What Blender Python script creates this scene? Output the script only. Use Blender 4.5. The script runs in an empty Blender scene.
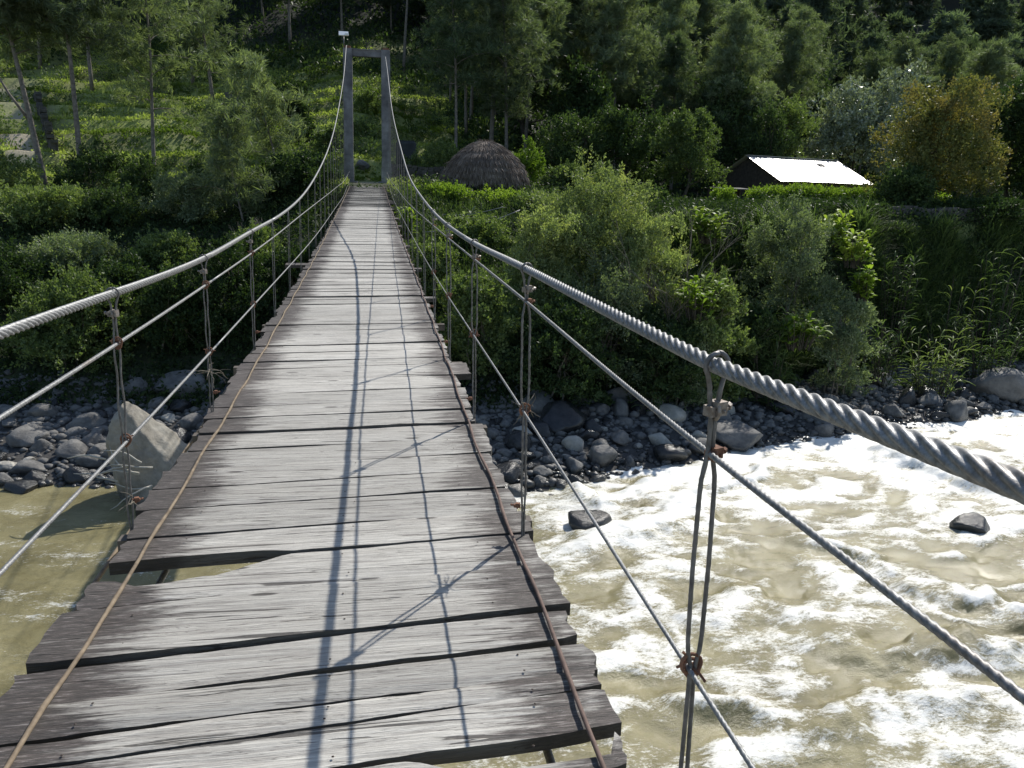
import bpy, bmesh, math, random
import numpy as np
from mathutils import Vector, Matrix
R = random.Random(11)
NR = np.random.default_rng(5)
PI = math.pi
scene = bpy.context.scene
COL = scene.collection

# ------------------------------------------------------------------ camera
F = 780.0; CX, CY = 512.0, 384.0
CAM = Vector((0.22, 0.0, 8.5))
yaw, pitch, roll = map(math.radians, (10.3, 14.0, 1.5))
FW = Vector((math.sin(yaw)*math.cos(pitch), math.cos(yaw)*math.cos(pitch), -math.sin(pitch)))
RT0 = Vector((math.cos(yaw), -math.sin(yaw), 0)); UP0 = RT0.cross(FW)
RT = RT0*math.cos(roll)+UP0*math.sin(roll); UP = -RT0*math.sin(roll)+UP0*math.cos(roll)
cd = bpy.data.cameras.new('camera'); cam = bpy.data.objects.new('camera', cd); COL.objects.link(cam)
cam.matrix_world = Matrix(((RT.x, UP.x, -FW.x, CAM.x), (RT.y, UP.y, -FW.y, CAM.y), (RT.z, UP.z, -FW.z, CAM.z), (0, 0, 0, 1)))
cd.sensor_width = 36; cd.lens = F/1024*36; cd.clip_start = 0.05; cd.clip_end = 3000
scene.camera = cam
def at(x, y, Y):            # where the sight line through a photo point meets the depth Y
    d = RT*((x-CX)/F) - UP*((y-CY)/F) + FW
    return CAM + d*((Y-CAM.y)/d.y)

# ------------------------------------------------------------------ light
SAZ, SEL = math.radians(40), math.radians(43.3)
SUN = Vector((math.sin(SAZ)*math.cos(SEL), math.cos(SAZ)*math.cos(SEL), math.sin(SEL)))
ld = bpy.data.lights.new('sun', 'SUN'); ld.energy = 5.0; ld.angle = math.radians(0.5); ld.color = (1.0, 0.955, 0.88)
lo = bpy.data.objects.new('sun', ld); COL.objects.link(lo); lo.rotation_euler = SUN.to_track_quat('Z', 'Y').to_euler()
w = bpy.data.worlds.new("World"); scene.world = w; w.use_nodes = True
sk = w.node_tree.nodes.new('ShaderNodeTexSky'); sk.sky_type = 'NISHITA'; sk.sun_disc = False
sk.sun_elevation = SEL; sk.sun_rotation = SAZ; sk.air_density = 1.0; sk.dust_density = 0.6
bg = w.node_tree.nodes['Background']; bg.inputs[1].default_value = 0.145
w.node_tree.links.new(sk.outputs[0], bg.inputs[0])
scene.view_settings.view_transform = 'Standard'; scene.view_settings.look = 'None'
scene.view_settings.exposure = 0; scene.view_settings.gamma = 1
scene.render.engine = 'CYCLES'
scene.cycles.max_bounces = 6; scene.cycles.transmission_bounces = 3; scene.cycles.diffuse_bounces = 3; scene.cycles.glossy_bounces = 2
scene.cycles.caustics_reflective = False; scene.cycles.caustics_refractive = False

# ------------------------------------------------------------------ numpy noise
def _h(ix, iy, iz, s):
    h = (ix.astype(np.int64)*374761393 + iy.astype(np.int64)*668265263 + iz.astype(np.int64)*2147483647 + s*1274126177) & 0xffffffff
    h = ((h ^ (h >> 13))*1274126177) & 0xffffffff
    h = h ^ (h >> 16)
    return (h & 0xffff)/65535.0*2-1
def vnoise(x, y, z=None, s=0):
    x = np.asarray(x, float); y = np.asarray(y, float); z = np.zeros_like(x) if z is None else np.asarray(z, float)
    ix, iy, iz = np.floor(x), np.floor(y), np.floor(z)
    fx, fy, fz = x-ix, y-iy, z-iz
    fx, fy, fz = [f*f*f*(f*(f*6-15)+10) for f in (fx, fy, fz)]
    r = 0
    for a in (0, 1):
        for b in (0, 1):
            for c in (0, 1):
                r = r + _h(ix+a, iy+b, iz+c, s)*(fx if a else 1-fx)*(fy if b else 1-fy)*(fz if c else 1-fz)
    return r
def fbm(x, y, z=None, o=4, s=0, g=0.5):
    r = 0; a = 1.0; f = 1.0; t = 0
    for i in range(o):
        r = r + a*vnoise(np.asarray(x)*f+i*7.3, np.asarray(y)*f+i*3.1, None if z is None else np.asarray(z)*f, s+i)
        t += a; a *= g; f *= 2.03
    return r/t
def sstep(a, b, x):
    t = np.clip((x-a)/(b-a), 0, 1); return t*t*(3-2*t)

# ------------------------------------------------------------------ node helpers
def newmat(name):
    m = bpy.data.materials.new(name); m.use_nodes = True
    nt = m.node_tree; nt.nodes.clear()
    return m, nt
def nd(nt, t, **k):
    n = nt.nodes.new(t)
    for a, b in k.items():
        if a.startswith('i_'):
            key = a[2:]; key = int(key) if key.isdigit() else key
            n.inputs[key].default_value = b
        else: setattr(n, a, b)
    return n
def lk(nt, a, b): nt.links.new(a, b)
def ramp(nt, fac, stops):
    r = nt.nodes.new('ShaderNodeValToRGB'); e = r.color_ramp.elements
    while len(e) > 1: e.remove(e[-1])
    e[0].position = stops[0][0]; e[0].color = (*stops[0][1], 1)
    for p, c in stops[1:]:
        x = e.new(p); x.color = (*c, 1)
    lk(nt, fac, r.inputs[0]); return r.outputs[0]
def mixc(nt, f, a, b, mode='MIX'):
    m = nt.nodes.new('ShaderNodeMix'); m.data_type = 'RGBA'; m.blend_type = mode
    for s, v in ((m.inputs[0], f), (m.inputs[6], a), (m.inputs[7], b)):
        if hasattr(v, 'links'): lk(nt, v, s)
        elif isinstance(v, tuple): s.default_value = (*v, 1)
        else: s.default_value = v
    return m.outputs[2]
def mth(nt, op, a, b=0.0, clamp=False):
    m = nt.nodes.new('ShaderNodeMath'); m.operation = op; m.use_clamp = clamp
    for s, v in ((m.inputs[0], a), (m.inputs[1], b)):
        if hasattr(v, 'links'): lk(nt, v, s)
        else: s.default_value = v
    return m.outputs[0]
def noise(nt, vec, scale, detail=4, rough=0.5, dist=0.0):
    n = nd(nt, 'ShaderNodeTexNoise'); n.inputs['Scale'].default_value = scale; n.inputs['Detail'].default_value = detail
    n.inputs['Roughness'].default_value = rough; n.inputs['Distortion'].default_value = dist
    if vec is not None: lk(nt, vec, n.inputs['Vector'])
    return n.outputs[0]
def mapping(nt, vec, scale=(1, 1, 1), rot=(0, 0, 0), loc=(0, 0, 0)):
    m = nd(nt, 'ShaderNodeMapping'); m.inputs['Scale'].default_value = scale; m.inputs['Rotation'].default_value = rot
    m.inputs['Location'].default_value = loc; lk(nt, vec, m.inputs['Vector']); return m.outputs[0]
def objvec(nt, rnd=True):
    tc = nd(nt, 'ShaderNodeTexCoord')
    if not rnd: return tc.outputs['Object']
    oi = nd(nt, 'ShaderNodeObjectInfo'); a = nd(nt, 'ShaderNodeVectorMath', operation='SCALE'); a.inputs[0].default_value = (37.1, 11.7, 23.3)
    lk(nt, oi.outputs['Random'], a.inputs['Scale']); b = nd(nt, 'ShaderNodeVectorMath', operation='ADD')
    lk(nt, tc.outputs['Object'], b.inputs[0]); lk(nt, a.outputs[0], b.inputs[1]); return b.outputs[0]
def worldvec(nt): return nd(nt, 'ShaderNodeNewGeometry').outputs['Position']
def finish(nt, col, rough=0.8, bump=None, bs=0.3, bd=0.02, metal=0.0, spec=0.5):
    b = nd(nt, 'ShaderNodeBsdfPrincipled'); o = nd(nt, 'ShaderNodeOutputMaterial')
    for s, v in (('Base Color', col), ('Roughness', rough), ('Metallic', metal), ('Specular IOR Level', spec)):
        if hasattr(v, 'links'): lk(nt, v, b.inputs[s])
        elif isinstance(v, tuple): b.inputs[s].default_value = (*v, 1)
        else: b.inputs[s].default_value = v
    if bump is not None:
        n = nd(nt, 'ShaderNodeBump'); n.inputs['Strength'].default_value = bs; n.inputs['Distance'].default_value = bd
        lk(nt, bump, n.inputs['Height']); lk(nt, n.outputs[0], b.inputs['Normal'])
    lk(nt, b.outputs[0], o.inputs[0]); return b
def simple(name, c1, c2, scale=5, rough=0.7, metal=0.0, bs=0.3, bd=0.01, spec=0.5, rnd=True, detail=5):
    m, nt = newmat(name); v = objvec(nt, rnd); n = noise(nt, v, scale, detail, 0.6)
    c = ramp(nt, n, [(0.3, c1), (0.7, c2)]); finish(nt, c, rough, n, bs, bd, metal, spec); return m

def leafmat(name, c1, c2, tr=0.4, ty=(1.15, 1.3, 0.5), rough=0.5, spec=0.35, bright=1.0, gold=None):
    m, nt = newmat(name)
    g = nd(nt, 'ShaderNodeNewGeometry'); oi = nd(nt, 'ShaderNodeObjectInfo')
    c = mixc(nt, g.outputs['Random Per Island'], c1, c2)
    if gold:      # clumps of another leaf colour
        n = noise(nt, objvec(nt), gold[2], 2); f = ramp(nt, n, [(gold[1]-.06, (0, 0, 0)), (gold[1]+.06, (1, 1, 1))])
        c = mixc(nt, f, c, gold[0])
    hv = nd(nt, 'ShaderNodeHueSaturation'); lk(nt, c, hv.inputs['Color'])
    lk(nt, mth(nt, 'ADD', mth(nt, 'MULTIPLY', oi.outputs['Random'], 0.5), 0.75*bright), hv.inputs['Value'])
    lk(nt, mth(nt, 'ADD', mth(nt, 'MULTIPLY', oi.outputs['Random'], -0.02), 0.515), hv.inputs['Hue'])
    c = hv.outputs[0]
    b = nd(nt, 'ShaderNodeBsdfPrincipled'); lk(nt, c, b.inputs['Base Color']); b.inputs['Roughness'].default_value = rough
    b.inputs['Specular IOR Level'].default_value = spec
    t = nd(nt, 'ShaderNodeBsdfTranslucent'); lk(nt, mixc(nt, 1.0, c, ty, 'MULTIPLY'), t.inputs[0])
    mx = nd(nt, 'ShaderNodeMixShader'); mx.inputs[0].default_value = tr
    lk(nt, b.outputs[0], mx.inputs[1]); lk(nt, t.outputs[0], mx.inputs[2])
    o = nd(nt, 'ShaderNodeOutputMaterial'); lk(nt, mx.outputs[0], o.inputs[0]); return m

M = {}
M['casu'] = leafmat('needles_grey_green', (.11, .14, .09), (.23, .27, .175), .42, spec=.06)
M['casu_far'] = leafmat('needles_haze_tinted', (.075, .105, .082), (.16, .20, .145), .42, spec=.05)  # distance haze mixed into the colour of the far crowns
M['casu_l'] = leafmat('needles_pale_green', (.15, .185, .11), (.29, .33, .20), .42, spec=.06)
M['casu_d'] = leafmat('needles_dark_green', (.06, .088, .058), (.14, .18, .11), .4, spec=.06)
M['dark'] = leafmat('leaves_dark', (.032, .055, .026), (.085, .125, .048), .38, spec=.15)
M['mid'] = leafmat('leaves_mid_green', (.095, .135, .055), (.22, .27, .11), .42, spec=.2)
M['bright'] = leafmat('leaves_bright_green', (.14, .21, .035), (.26, .34, .06), .5, spec=.25)
M['olive'] = leafmat('leaves_olive', (.18, .22, .10), (.38, .42, .22), .46, spec=.12, gold=((.44, .45, .20), .60, 1.3))
M['grey'] = leafmat('leaves_grey_green', (.13, .17, .10), (.29, .33, .21), .42, spec=.2)
M['gold'] = leafmat('leaves_gold', (.10, .13, .05), (.23, .25, .09), .40, spec=.15, ty=(1.3,1.15,.5), gold=((.215, .20, .08), .54, .6))
M['silver'] = leafmat('leaves_glossy_silver', (.10, .13, .085), (.34, .37, .31), .25, rough=.33, spec=.8)
M['yellow'] = leafmat('leaves_yellow_green', (.19, .27, .05), (.36, .41, .11), .45, spec=.25)
M['reed'] = leafmat('cane_leaves', (.05, .085, .035), (.13, .18, .075), .4, spec=.15)
M['grass'] = leafmat('grass_blades', (.36, .41, .12), (.62, .65, .25), .45, spec=.12, gold=((.15, .20, .04), .5, .12))
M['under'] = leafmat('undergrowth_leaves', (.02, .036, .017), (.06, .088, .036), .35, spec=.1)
M['bark'] = simple('bark_pale', (.10, .085, .07), (.26, .23, .20), 6, .9, bs=.6)
M['barkd'] = simple('bark_dark', (.035, .028, .02), (.10, .085, .065), 6, .9, bs=.6)
M['twig'] = simple('dry_twig', (.13, .11, .085), (.25, .22, .17), 12, .9)
M['driftwood'] = simple('driftwood', (.35, .33, .28), (.5, .47, .4), 12, .8)

def m_wood():
    m, nt = newmat('weathered_plank')
    tc = nd(nt, 'ShaderNodeTexCoord'); v = objvec(nt); oi = nd(nt, 'ShaderNodeObjectInfo')
    grain = noise(nt, mapping(nt, v, (2.6, 85, 85)), 1.0, 8, .74, .6)
    fine = noise(nt, mapping(nt, v, (7, 300, 300)), 1.0, 4, .75)
    broad = noise(nt, mapping(nt, v, (1.2, 5, 5)), 1.0, 4, .6)
    crack = noise(nt, mapping(nt, v, (1.5, 34, 34)), 1.0, 4, .6, 1.0)
    c = ramp(nt, grain, [(.27, (.12, .108, .10)), (.40, (.37, .35, .315)), (.56, (.60, .58, .52)), (.72, (.78, .765, .69))])
    c = mixc(nt, mth(nt, 'MULTIPLY', ramp(nt, broad, [(.3, (0, 0, 0)), (.75, (1, 1, 1))]), .45), c, (.27, .25, .22))
    fs_ = ramp(nt, fine, [(.38, (1, 1, 1)), (.58, (0, 0, 0))]); c = mixc(nt, mth(nt, 'MULTIPLY', fs_, .42), c, (.14, .125, .115))
    ck = ramp(nt, crack, [(.345, (1, 1, 1)), (.37, (0, 0, 0))])
    c = mixc(nt, mth(nt, 'MULTIPLY', ck, .85), c, (.035, .03, .027))
    sp_ = noise(nt, mapping(nt, v, (.9, 20, 20)), 1.0, 5, .62, .6); sp_ = mth(nt, 'ABSOLUTE', mth(nt, 'SUBTRACT', sp_, .5)); sp_ = ramp(nt, sp_, [(.0, (1, 1, 1)), (.010, (0, 0, 0))])
    c = mixc(nt, mth(nt, 'MULTIPLY', sp_, .8), c, (.05, .042, .038))
    kv = nd(nt, 'ShaderNodeTexVoronoi'); kv.inputs['Scale'].default_value = 1.0; lk(nt, mapping(nt, v, (1.6, 6.5, .01)), kv.inputs['Vector'])
    kn = ramp(nt, mth(nt, 'ADD', kv.outputs['Distance'], mth(nt, 'MULTIPLY', grain, .05)), [(.085, (1, 1, 1)), (.12, (0, 0, 0))]); c = mixc(nt, mth(nt, 'MULTIPLY', kn, .9), c, (.03, .025, .022))
    # damp dark brown lichen-stained ends, broken up by noise
    sx = nd(nt, 'ShaderNodeSeparateXYZ'); lk(nt, tc.outputs['Object'], sx.inputs[0])
    ax = mth(nt, 'ABSOLUTE', sx.outputs[0])
    en = noise(nt, mapping(nt, v, (3.0, 34, 34)), 1.0, 7, .75)
    en2 = noise(nt, mapping(nt, v, (.01, 1.7, .01)), 1.0, 2, .5)
    e = mth(nt, 'ADD', mth(nt, 'MULTIPLY', mth(nt, 'SUBTRACT', ax, mth(nt, 'ADD', .57, mth(nt, 'MULTIPLY', sx.outputs[0], .07))), 3.6), mth(nt, 'MULTIPLY', mth(nt, 'SUBTRACT', en, .5), 3.4))
    e = mth(nt, 'ADD', e, mth(nt, 'MULTIPLY', mth(nt, 'SUBTRACT', en2, .5), 2.2))
    e = mth(nt, 'SUBTRACT', e, mth(nt, 'MULTIPLY', ramp(nt, mth(nt, 'ADD', ax, mth(nt, 'MULTIPLY', en2, .25)), [(.93, (0, 0, 0)), (1.0, (1, 1, 1))]), .55))
    e = mth(nt, 'MULTIPLY', e, 1.9, True)
    fr = noise(nt, mapping(nt, v, (14, 120, 120)), 1.0, 5, .78)
    dk = ramp(nt, fr, [(.44, (.022, .017, .015)), (.57, (.075, .058, .052)), (.70, (.30, .275, .26))])
    c = mixc(nt, mth(nt, 'MULTIPLY', e, .93), c, dk)
    hv = nd(nt, 'ShaderNodeHueSaturation'); lk(nt, c, hv.inputs['Color'])
    lk(nt, mth(nt, 'ADD', mth(nt, 'MULTIPLY', oi.outputs['Random'], .40), .90), hv.inputs['Value'])
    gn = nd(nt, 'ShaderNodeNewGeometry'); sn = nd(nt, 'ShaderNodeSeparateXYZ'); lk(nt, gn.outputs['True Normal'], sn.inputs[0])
    side_shade = ramp(nt, mth(nt, 'ABSOLUTE', sn.outputs[2]), [(.55, (1, 1, 1)), (.85, (0, 0, 0))])  # steep plank faces painted near black, as shade in the gaps
    hvc = mixc(nt, mth(nt, 'MULTIPLY', side_shade, .82), hv.outputs[0], (.022, .019, .017))
    h = mth(nt, 'SUBTRACT', mth(nt, 'ADD', grain, mth(nt, 'MULTIPLY', fine, .4)), mth(nt, 'MULTIPLY', ck, 1.2))
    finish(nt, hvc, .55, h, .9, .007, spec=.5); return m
M['wood'] = m_wood()
M['nail'] = simple('nail_iron', (.03, .02, .015), (.06, .04, .03), 30, .7)
M['bearer'] = simple('bearer_timber', (.06, .05, .04), (.16, .14, .12), 8, .85)
def m_steel():
    m, nt = newmat('galvanised_rope'); v = objvec(nt)
    n = noise(nt, v, 90, 5, .7); n2 = noise(nt, v, 3, 3)
    c = ramp(nt, n, [(.3, (.12, .12, .12)), (.55, (.28, .285, .285)), (.8, (.44, .44, .43))])
    c = mixc(nt, ramp(nt, n2, [(.62, (0, 0, 0)), (.8, (.6, .6, .6))]), c, (.2, .13, .08))
    finish(nt, c, .5, n, .5, .002, metal=.35); return m
M['steel'] = m_steel()
M['rope'] = simple('dull_wire', (.10, .095, .09), (.24, .23, .22), 40, .55, .4)
M['rust'] = simple('rusty_iron', (.11, .045, .025), (.30, .15, .09), 30, .85)
M['rustrod'] = simple('rusty_rod', (.13, .095, .06), (.29, .225, .15), 18, .8)
M['rustdark'] = simple('dark_rusty_rod', (.08, .05, .04), (.20, .13, .10), 18, .75)
M['zincblk'] = simple('clamp_zinc', (.16, .125, .10), (.34, .31, .28), 60, .55, .4)
def m_concrete():
    m, nt = newmat('tower_concrete'); v = objvec(nt, False)
    n = noise(nt, v, 1.2, 6, .65); n2 = noise(nt, mapping(nt, v, (4, 4, .5)), 1.0, 4, .6)
    c = ramp(nt, n, [(.32, (.085, .082, .09)), (.5, (.19, .187, .20)), (.68, (.35, .345, .36))])
    c = mixc(nt, mth(nt, 'MULTIPLY', n2, .6), c, (.09, .09, .095))
    s = nd(nt, 'ShaderNodeSeparateXYZ'); lk(nt, v, s.inputs[0])
    band = mth(nt, 'ADD', s.outputs[2], mth(nt, 'MULTIPLY', n, 1.2))
    f = ramp(nt, mth(nt, 'DIVIDE', band, 7.2), [(.0, (1, 1, 1)), (.24, (.9, .9, .9)), (.38, (0, 0, 0))])
    c = mixc(nt, mth(nt, 'MULTIPLY', f, .6), c, (.13, .075, .06))
    finish(nt, c, .9, n, .3, .02); return m
M['conc'] = m_concrete()
def m_rock(name, c1, c2, wet=False):
    m, nt = newmat(name); v = objvec(nt)
    n = noise(nt, v, 2.2, 7, .65); n2 = noise(nt, v, 9, 6, .7)
    c = ramp(nt, n, [(.3, c1), (.68, c2)]); c = mixc(nt, mth(nt, 'MULTIPLY', n2, .5), c, tuple(x*.55 for x in c1))
    g = nd(nt, 'ShaderNodeNewGeometry'); s = nd(nt, 'ShaderNodeSeparateXYZ'); lk(nt, g.outputs['Position'], s.inputs[0])
    wetf = ramp(nt, mth(nt, 'ADD', s.outputs[2], mth(nt, 'MULTIPLY', n, .3)), [(.30, (1, 1, 1)), (.48, (0, 0, 0))])
    c = mixc(nt, mth(nt, 'MULTIPLY', wetf, .75), c, (.035, .035, .032))
    r = mth(nt, 'SUBTRACT', .85, mth(nt, 'MULTIPLY', wetf, .62))
    finish(nt, c, r if not wet else .25, mth(nt, 'ADD', n, mth(nt, 'MULTIPLY', n2, .4)), .8, .06); return m
M['rock'] = m_rock('river_rock', (.095, .095, .094), (.28, .27, .25))
M['rockpale'] = m_rock('pale_rock', (.32, .305, .265), (.58, .55, .48))
M['boulder'] = m_rock('brown_boulder', (.20, .18, .145), (.47, .44, .375))
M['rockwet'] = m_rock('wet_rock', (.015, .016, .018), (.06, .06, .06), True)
M['wallstone'] = simple('wall_stone', (.04, .04, .038), (.12, .115, .105), 3, .9, bs=.6, bd=.03)
def m_thatch():
    m, nt = newmat('thatch'); g = nd(nt, 'ShaderNodeNewGeometry'); n = noise(nt, worldvec(nt), 1.3, 4)
    c = mixc(nt, g.outputs['Random Per Island'], (.15, .115, .09), (.43, .355, .29))
    c = mixc(nt, ramp(nt, n, [(.35, (0, 0, 0)), (.7, (.6, .6, .6))]), c, (.085, .065, .052))
    finish(nt, c, .85); return m
M['thatch'] = m_thatch()
M['boards'] = simple('dark_boards', (.03, .024, .02), (.08, .065, .055), 5, .9)
def m_zinc():
    m, nt = newmat('zinc_sheet'); v = objvec(nt, False)
    s = nd(nt, 'ShaderNodeSeparateXYZ'); lk(nt, v, s.inputs[0])
    n = noise(nt, v, 1.1, 5, .7)
    c = ramp(nt, n, [(.28, (.30, .27, .25)), (.42, (.55, .54, .53)), (.8, (.66, .66, .66))])
    finish(nt, c, .38, None, metal=.35, spec=.8); return m
M['zinc'] = m_zinc()
M['white'] = simple('white_paint', (.70, .72, .74), (.82, .83, .84), 3, .5)
M['greywall'] = simple('blue_grey_block', (.018, .022, .024), (.045, .052, .055), 2, .8)
M['pipe'] = simple('grey_pole', (.12, .12, .12), (.2, .2, .2), 4, .5, .5)
def m_ground():
    m, nt = newmat('hillside_soil'); v = worldvec(nt)
    n = noise(nt, v, .12, 6, .6); n2 = noise(nt, v, 1.3, 6, .7); n3 = noise(nt, v, 7, 4, .6)
    g = ramp(nt, n2, [(.3, (.12, .16, .05)), (.5, (.24, .28, .09)), (.72, (.36, .38, .15))])
    d = ramp(nt, n3, [(.3, (.05, .045, .03)), (.7, (.12, .105, .075))])
    s = nd(nt, 'ShaderNodeSeparateXYZ'); lk(nt, v, s.inputs[0])
    at_ = nd(nt, 'ShaderNodeAttribute', attribute_name='cover')
    c = mixc(nt, at_.outputs['Fac'], d, g)
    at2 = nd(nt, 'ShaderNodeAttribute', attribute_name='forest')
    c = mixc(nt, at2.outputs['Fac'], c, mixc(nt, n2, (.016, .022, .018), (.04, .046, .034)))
    at3 = nd(nt, 'ShaderNodeAttribute', attribute_name='beach')
    c = mixc(nt, at3.outputs['Fac'], c, mixc(nt, n3, (.04, .04, .04), (.11, .105, .098)))
    at4 = nd(nt, 'ShaderNodeAttribute', attribute_name='trail')
    c = mixc(nt, at4.outputs['Fac'], c, mixc(nt, n3, (.30, .26, .19), (.46, .41, .31)))
    finish(nt, c, .95, mth(nt, 'ADD', n2, n3), .6, .08, spec=.2); return m
M['ground'] = m_ground()
def m_water():
    m, nt = newmat('muddy_water'); v = worldvec(nt)
    fo = nd(nt, 'ShaderNodeAttribute', attribute_name='foam').outputs['Fac']
    wv = nd(nt, 'ShaderNodeTexNoise'); wv.inputs['Scale'].default_value = .8; wv.inputs['Detail'].default_value = 2; lk(nt, v, wv.inputs['Vector'])
    sub = nd(nt, 'ShaderNodeVectorMath', operation='SUBTRACT'); lk(nt, wv.outputs[1], sub.inputs[0]); sub.inputs[1].default_value = (.5, .5, .5)
    sc = nd(nt, 'ShaderNodeVectorMath', operation='SCALE'); lk(nt, sub.outputs[0], sc.inputs[0]); sc.inputs['Scale'].default_value = .6
    ad = nd(nt, 'ShaderNodeVectorMath', operation='ADD'); lk(nt, v, ad.inputs[0]); lk(nt, sc.outputs[0], ad.inputs[1])
    wp = ad.outputs[0]
    a = noise(nt, mapping(nt, wp, (.7, 2.2, 1), rot=(0, 0, -.15)), 1.0, 7, .68)
    b = noise(nt, mapping(nt, wp, (4.5, 10, 1), rot=(0, 0, -.15)), 1.0, 9, .84, 0)
    d = noise(nt, mapping(nt, v, (16, 26, 1)), 1.0, 4, .7)
    th = mth(nt, 'ADD', mth(nt, 'ADD', mth(nt, 'MULTIPLY', a, .30), mth(nt, 'MULTIPLY', b, .52)), mth(nt, 'MULTIPLY', d, .18))
    f = mth(nt, 'ADD', th, mth(nt, 'SUBTRACT', mth(nt, 'MULTIPLY', fo, .44), .312))
    f = ramp(nt, f, [(.43, (0, 0, 0)), (.47, (.35, .35, .35)), (.52, (.8, .8, .8)), (.60, (1, 1, 1))])
    mud = ramp(nt, noise(nt, wp, .6, 5, .65), [(.32, (.158, .138, .064)), (.68, (.315, .282, .150))])
    c = mixc(nt, f, mud, (.88, .875, .82))
    r = mth(nt, 'ADD', mth(nt, 'MULTIPLY', f, .30), .19)
    h1 = noise(nt, mapping(nt, wp, (2.6, 4.2, 1)), 1.0, 7, .68)
    h2 = noise(nt, mapping(nt, v, (8, 15, 1), rot=(0, 0, -.2)), 1.0, 6, .74)
    h = mth(nt, 'ADD', h1, mth(nt, 'MULTIPLY', h2, .46))
    bsdf = finish(nt, c, r, None, spec=.65)
    n = nd(nt, 'ShaderNodeBump'); n.inputs['Distance'].default_value = .07
    st_ = mth(nt, 'ADD', mth(nt, 'MULTIPLY', fo, .75), .34, True)
    st_ = mth(nt, 'MULTIPLY', st_, mth(nt, 'SUBTRACT', 1.0, mth(nt, 'MULTIPLY', f, .55)))
    lk(nt, st_, n.inputs['Strength']); lk(nt, h, n.inputs['Height']); lk(nt, n.outputs[0], bsdf.inputs['Normal'])
    bsdf.inputs['IOR'].default_value = 1.33
    return m
M['water'] = m_water()

# ------------------------------------------------------------------ mesh helpers
class MB:
    def __init__(s): s.v = []; s.f = []; s.mi = []
    def add(s, vs, fs, mi=0):
        o = len(s.v); s.v += [tuple(p) for p in vs]; s.f += [tuple(i+o for i in f) for f in fs]; s.mi += [mi]*len(fs)
    def box(s, c, d, rot=None, mi=0):
        c = Vector(c); h = Vector(d)/2
        ps = [Vector((x*h.x, y*h.y, z*h.z)) for x in (-1, 1) for y in (-1, 1) for z in (-1, 1)]
        if rot is not None: ps = [rot @ p for p in ps]
        s.add([c+p for p in ps], [(0, 1, 3, 2), (4, 6, 7, 5), (0, 4, 5, 1), (2, 3, 7, 6), (0, 2, 6, 4), (1, 5, 7, 3)], mi)
    def tube(s, pts, rad, n=6, caps=True, lobes=0, lay=0.17, depth=.2, phase=0., mi=0):
        pts = [Vector(p) for p in pts]; k = len(pts); rad = rad if hasattr(rad, '__len__') else [rad]*k
        vs = []; L = 0.; pu = None
        for i, p in enumerate(pts):
            t = (pts[min(i+1, k-1)]-pts[max(i-1, 0)]).normalized()
            if pu is None:
                pu = Vector((0, 0, 1)) if abs(t.z) < .9 else Vector((1, 0, 0))
            u = (pu - t*pu.dot(t)).normalized(); pu = u; v = t.cross(u)
            if i: L += (p-pts[i-1]).length
            for j in range(n):
                a = 2*PI*j/n; r = rad[i]
                if lobes: r *= 1-depth+depth*abs(math.cos(lobes/2*(a - 2*PI*L/lay + phase)))
                vs.append(p+u*(math.cos(a)*r)+v*(math.sin(a)*r))
        fs = [(i*n+j, i*n+(j+1) % n, (i+1)*n+(j+1) % n, (i+1)*n+j) for i in range(k-1) for j in range(n)]
        if caps: fs += [tuple(range(n-1, -1, -1)), tuple((k-1)*n+j for j in range(n))]
        s.add(vs, fs, mi)
    def mesh(s, name, smooth=False):
        me = bpy.data.meshes.new(name); me.from_pydata(s.v, [], s.f); me.update()
        if smooth: me.polygons.foreach_set('use_smooth', [True]*len(me.polygons))
        if any(s.mi): me.polygons.foreach_set('material_index', s.mi)
        return me
def qmesh(name, V, k=4, smooth=False):     # V: (n*k,3) loose polygons with k corners
    V = np.asarray(V, np.float32).reshape(-1, 3); n = len(V)//k
    me = bpy.data.meshes.new(name); me.vertices.add(len(V)); me.vertices.foreach_set('co', V.ravel())
    me.loops.add(len(V)); me.loops.foreach_set('vertex_index', np.arange(len(V), dtype=np.int32))
    me.polygons.add(n); me.polygons.foreach_set('loop_start', np.arange(0, len(V), k, dtype=np.int32))
    me.update(calc_edges=True); me.validate(); return me
def grid_mesh(name, xs, ys, Z, attrs={}):
    nx, ny = len(xs), len(ys); XX, YY = np.meshgrid(xs, ys)
    V = np.stack([XX, YY, Z], -1).reshape(-1, 3).astype(np.float32)
    i = np.arange(nx*ny).reshape(ny, nx)
    q = np.stack([i[:-1, :-1], i[:-1, 1:], i[1:, 1:], i[1:, :-1]], -1).reshape(-1, 4).astype(np.int32)
    me = bpy.data.meshes.new(name); me.vertices.add(len(V)); me.vertices.foreach_set('co', V.ravel())
    me.loops.add(q.size); me.loops.foreach_set('vertex_index', q.ravel())
    me.polygons.add(len(q)); me.polygons.foreach_set('loop_start', np.arange(0, q.size, 4, dtype=np.int32))
    me.update(calc_edges=True); me.polygons.foreach_set('use_smooth', np.ones(len(q), bool))
    for k, a in attrs.items():
        at_ = me.attributes.new(k, 'FLOAT', 'POINT'); at_.data.foreach_set('value', a.ravel().astype(np.float32))
    return me
def link(name, me, mats, parent=None, loc=(0, 0, 0), world=False):
    o = bpy.data.objects.new(name, me); COL.objects.link(o)
    for m in (mats if isinstance(mats, list) else [mats]):
        if me.materials.find(m.name) < 0: me.materials.append(m)
    if parent is not None:
        o.parent = parent; o.location = Vector(loc) - (parent.get('_w') and Vector(parent['_w']) or Vector()) if world else Vector(loc)
    else: o.location = loc
    return o
def tag(o, label=None, cat=None, group=None, kind=None):
    if label: o['label'] = label
    if cat: o['category'] = cat
    if group: o['group'] = group
    if kind: o['kind'] = kind
    return o
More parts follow.
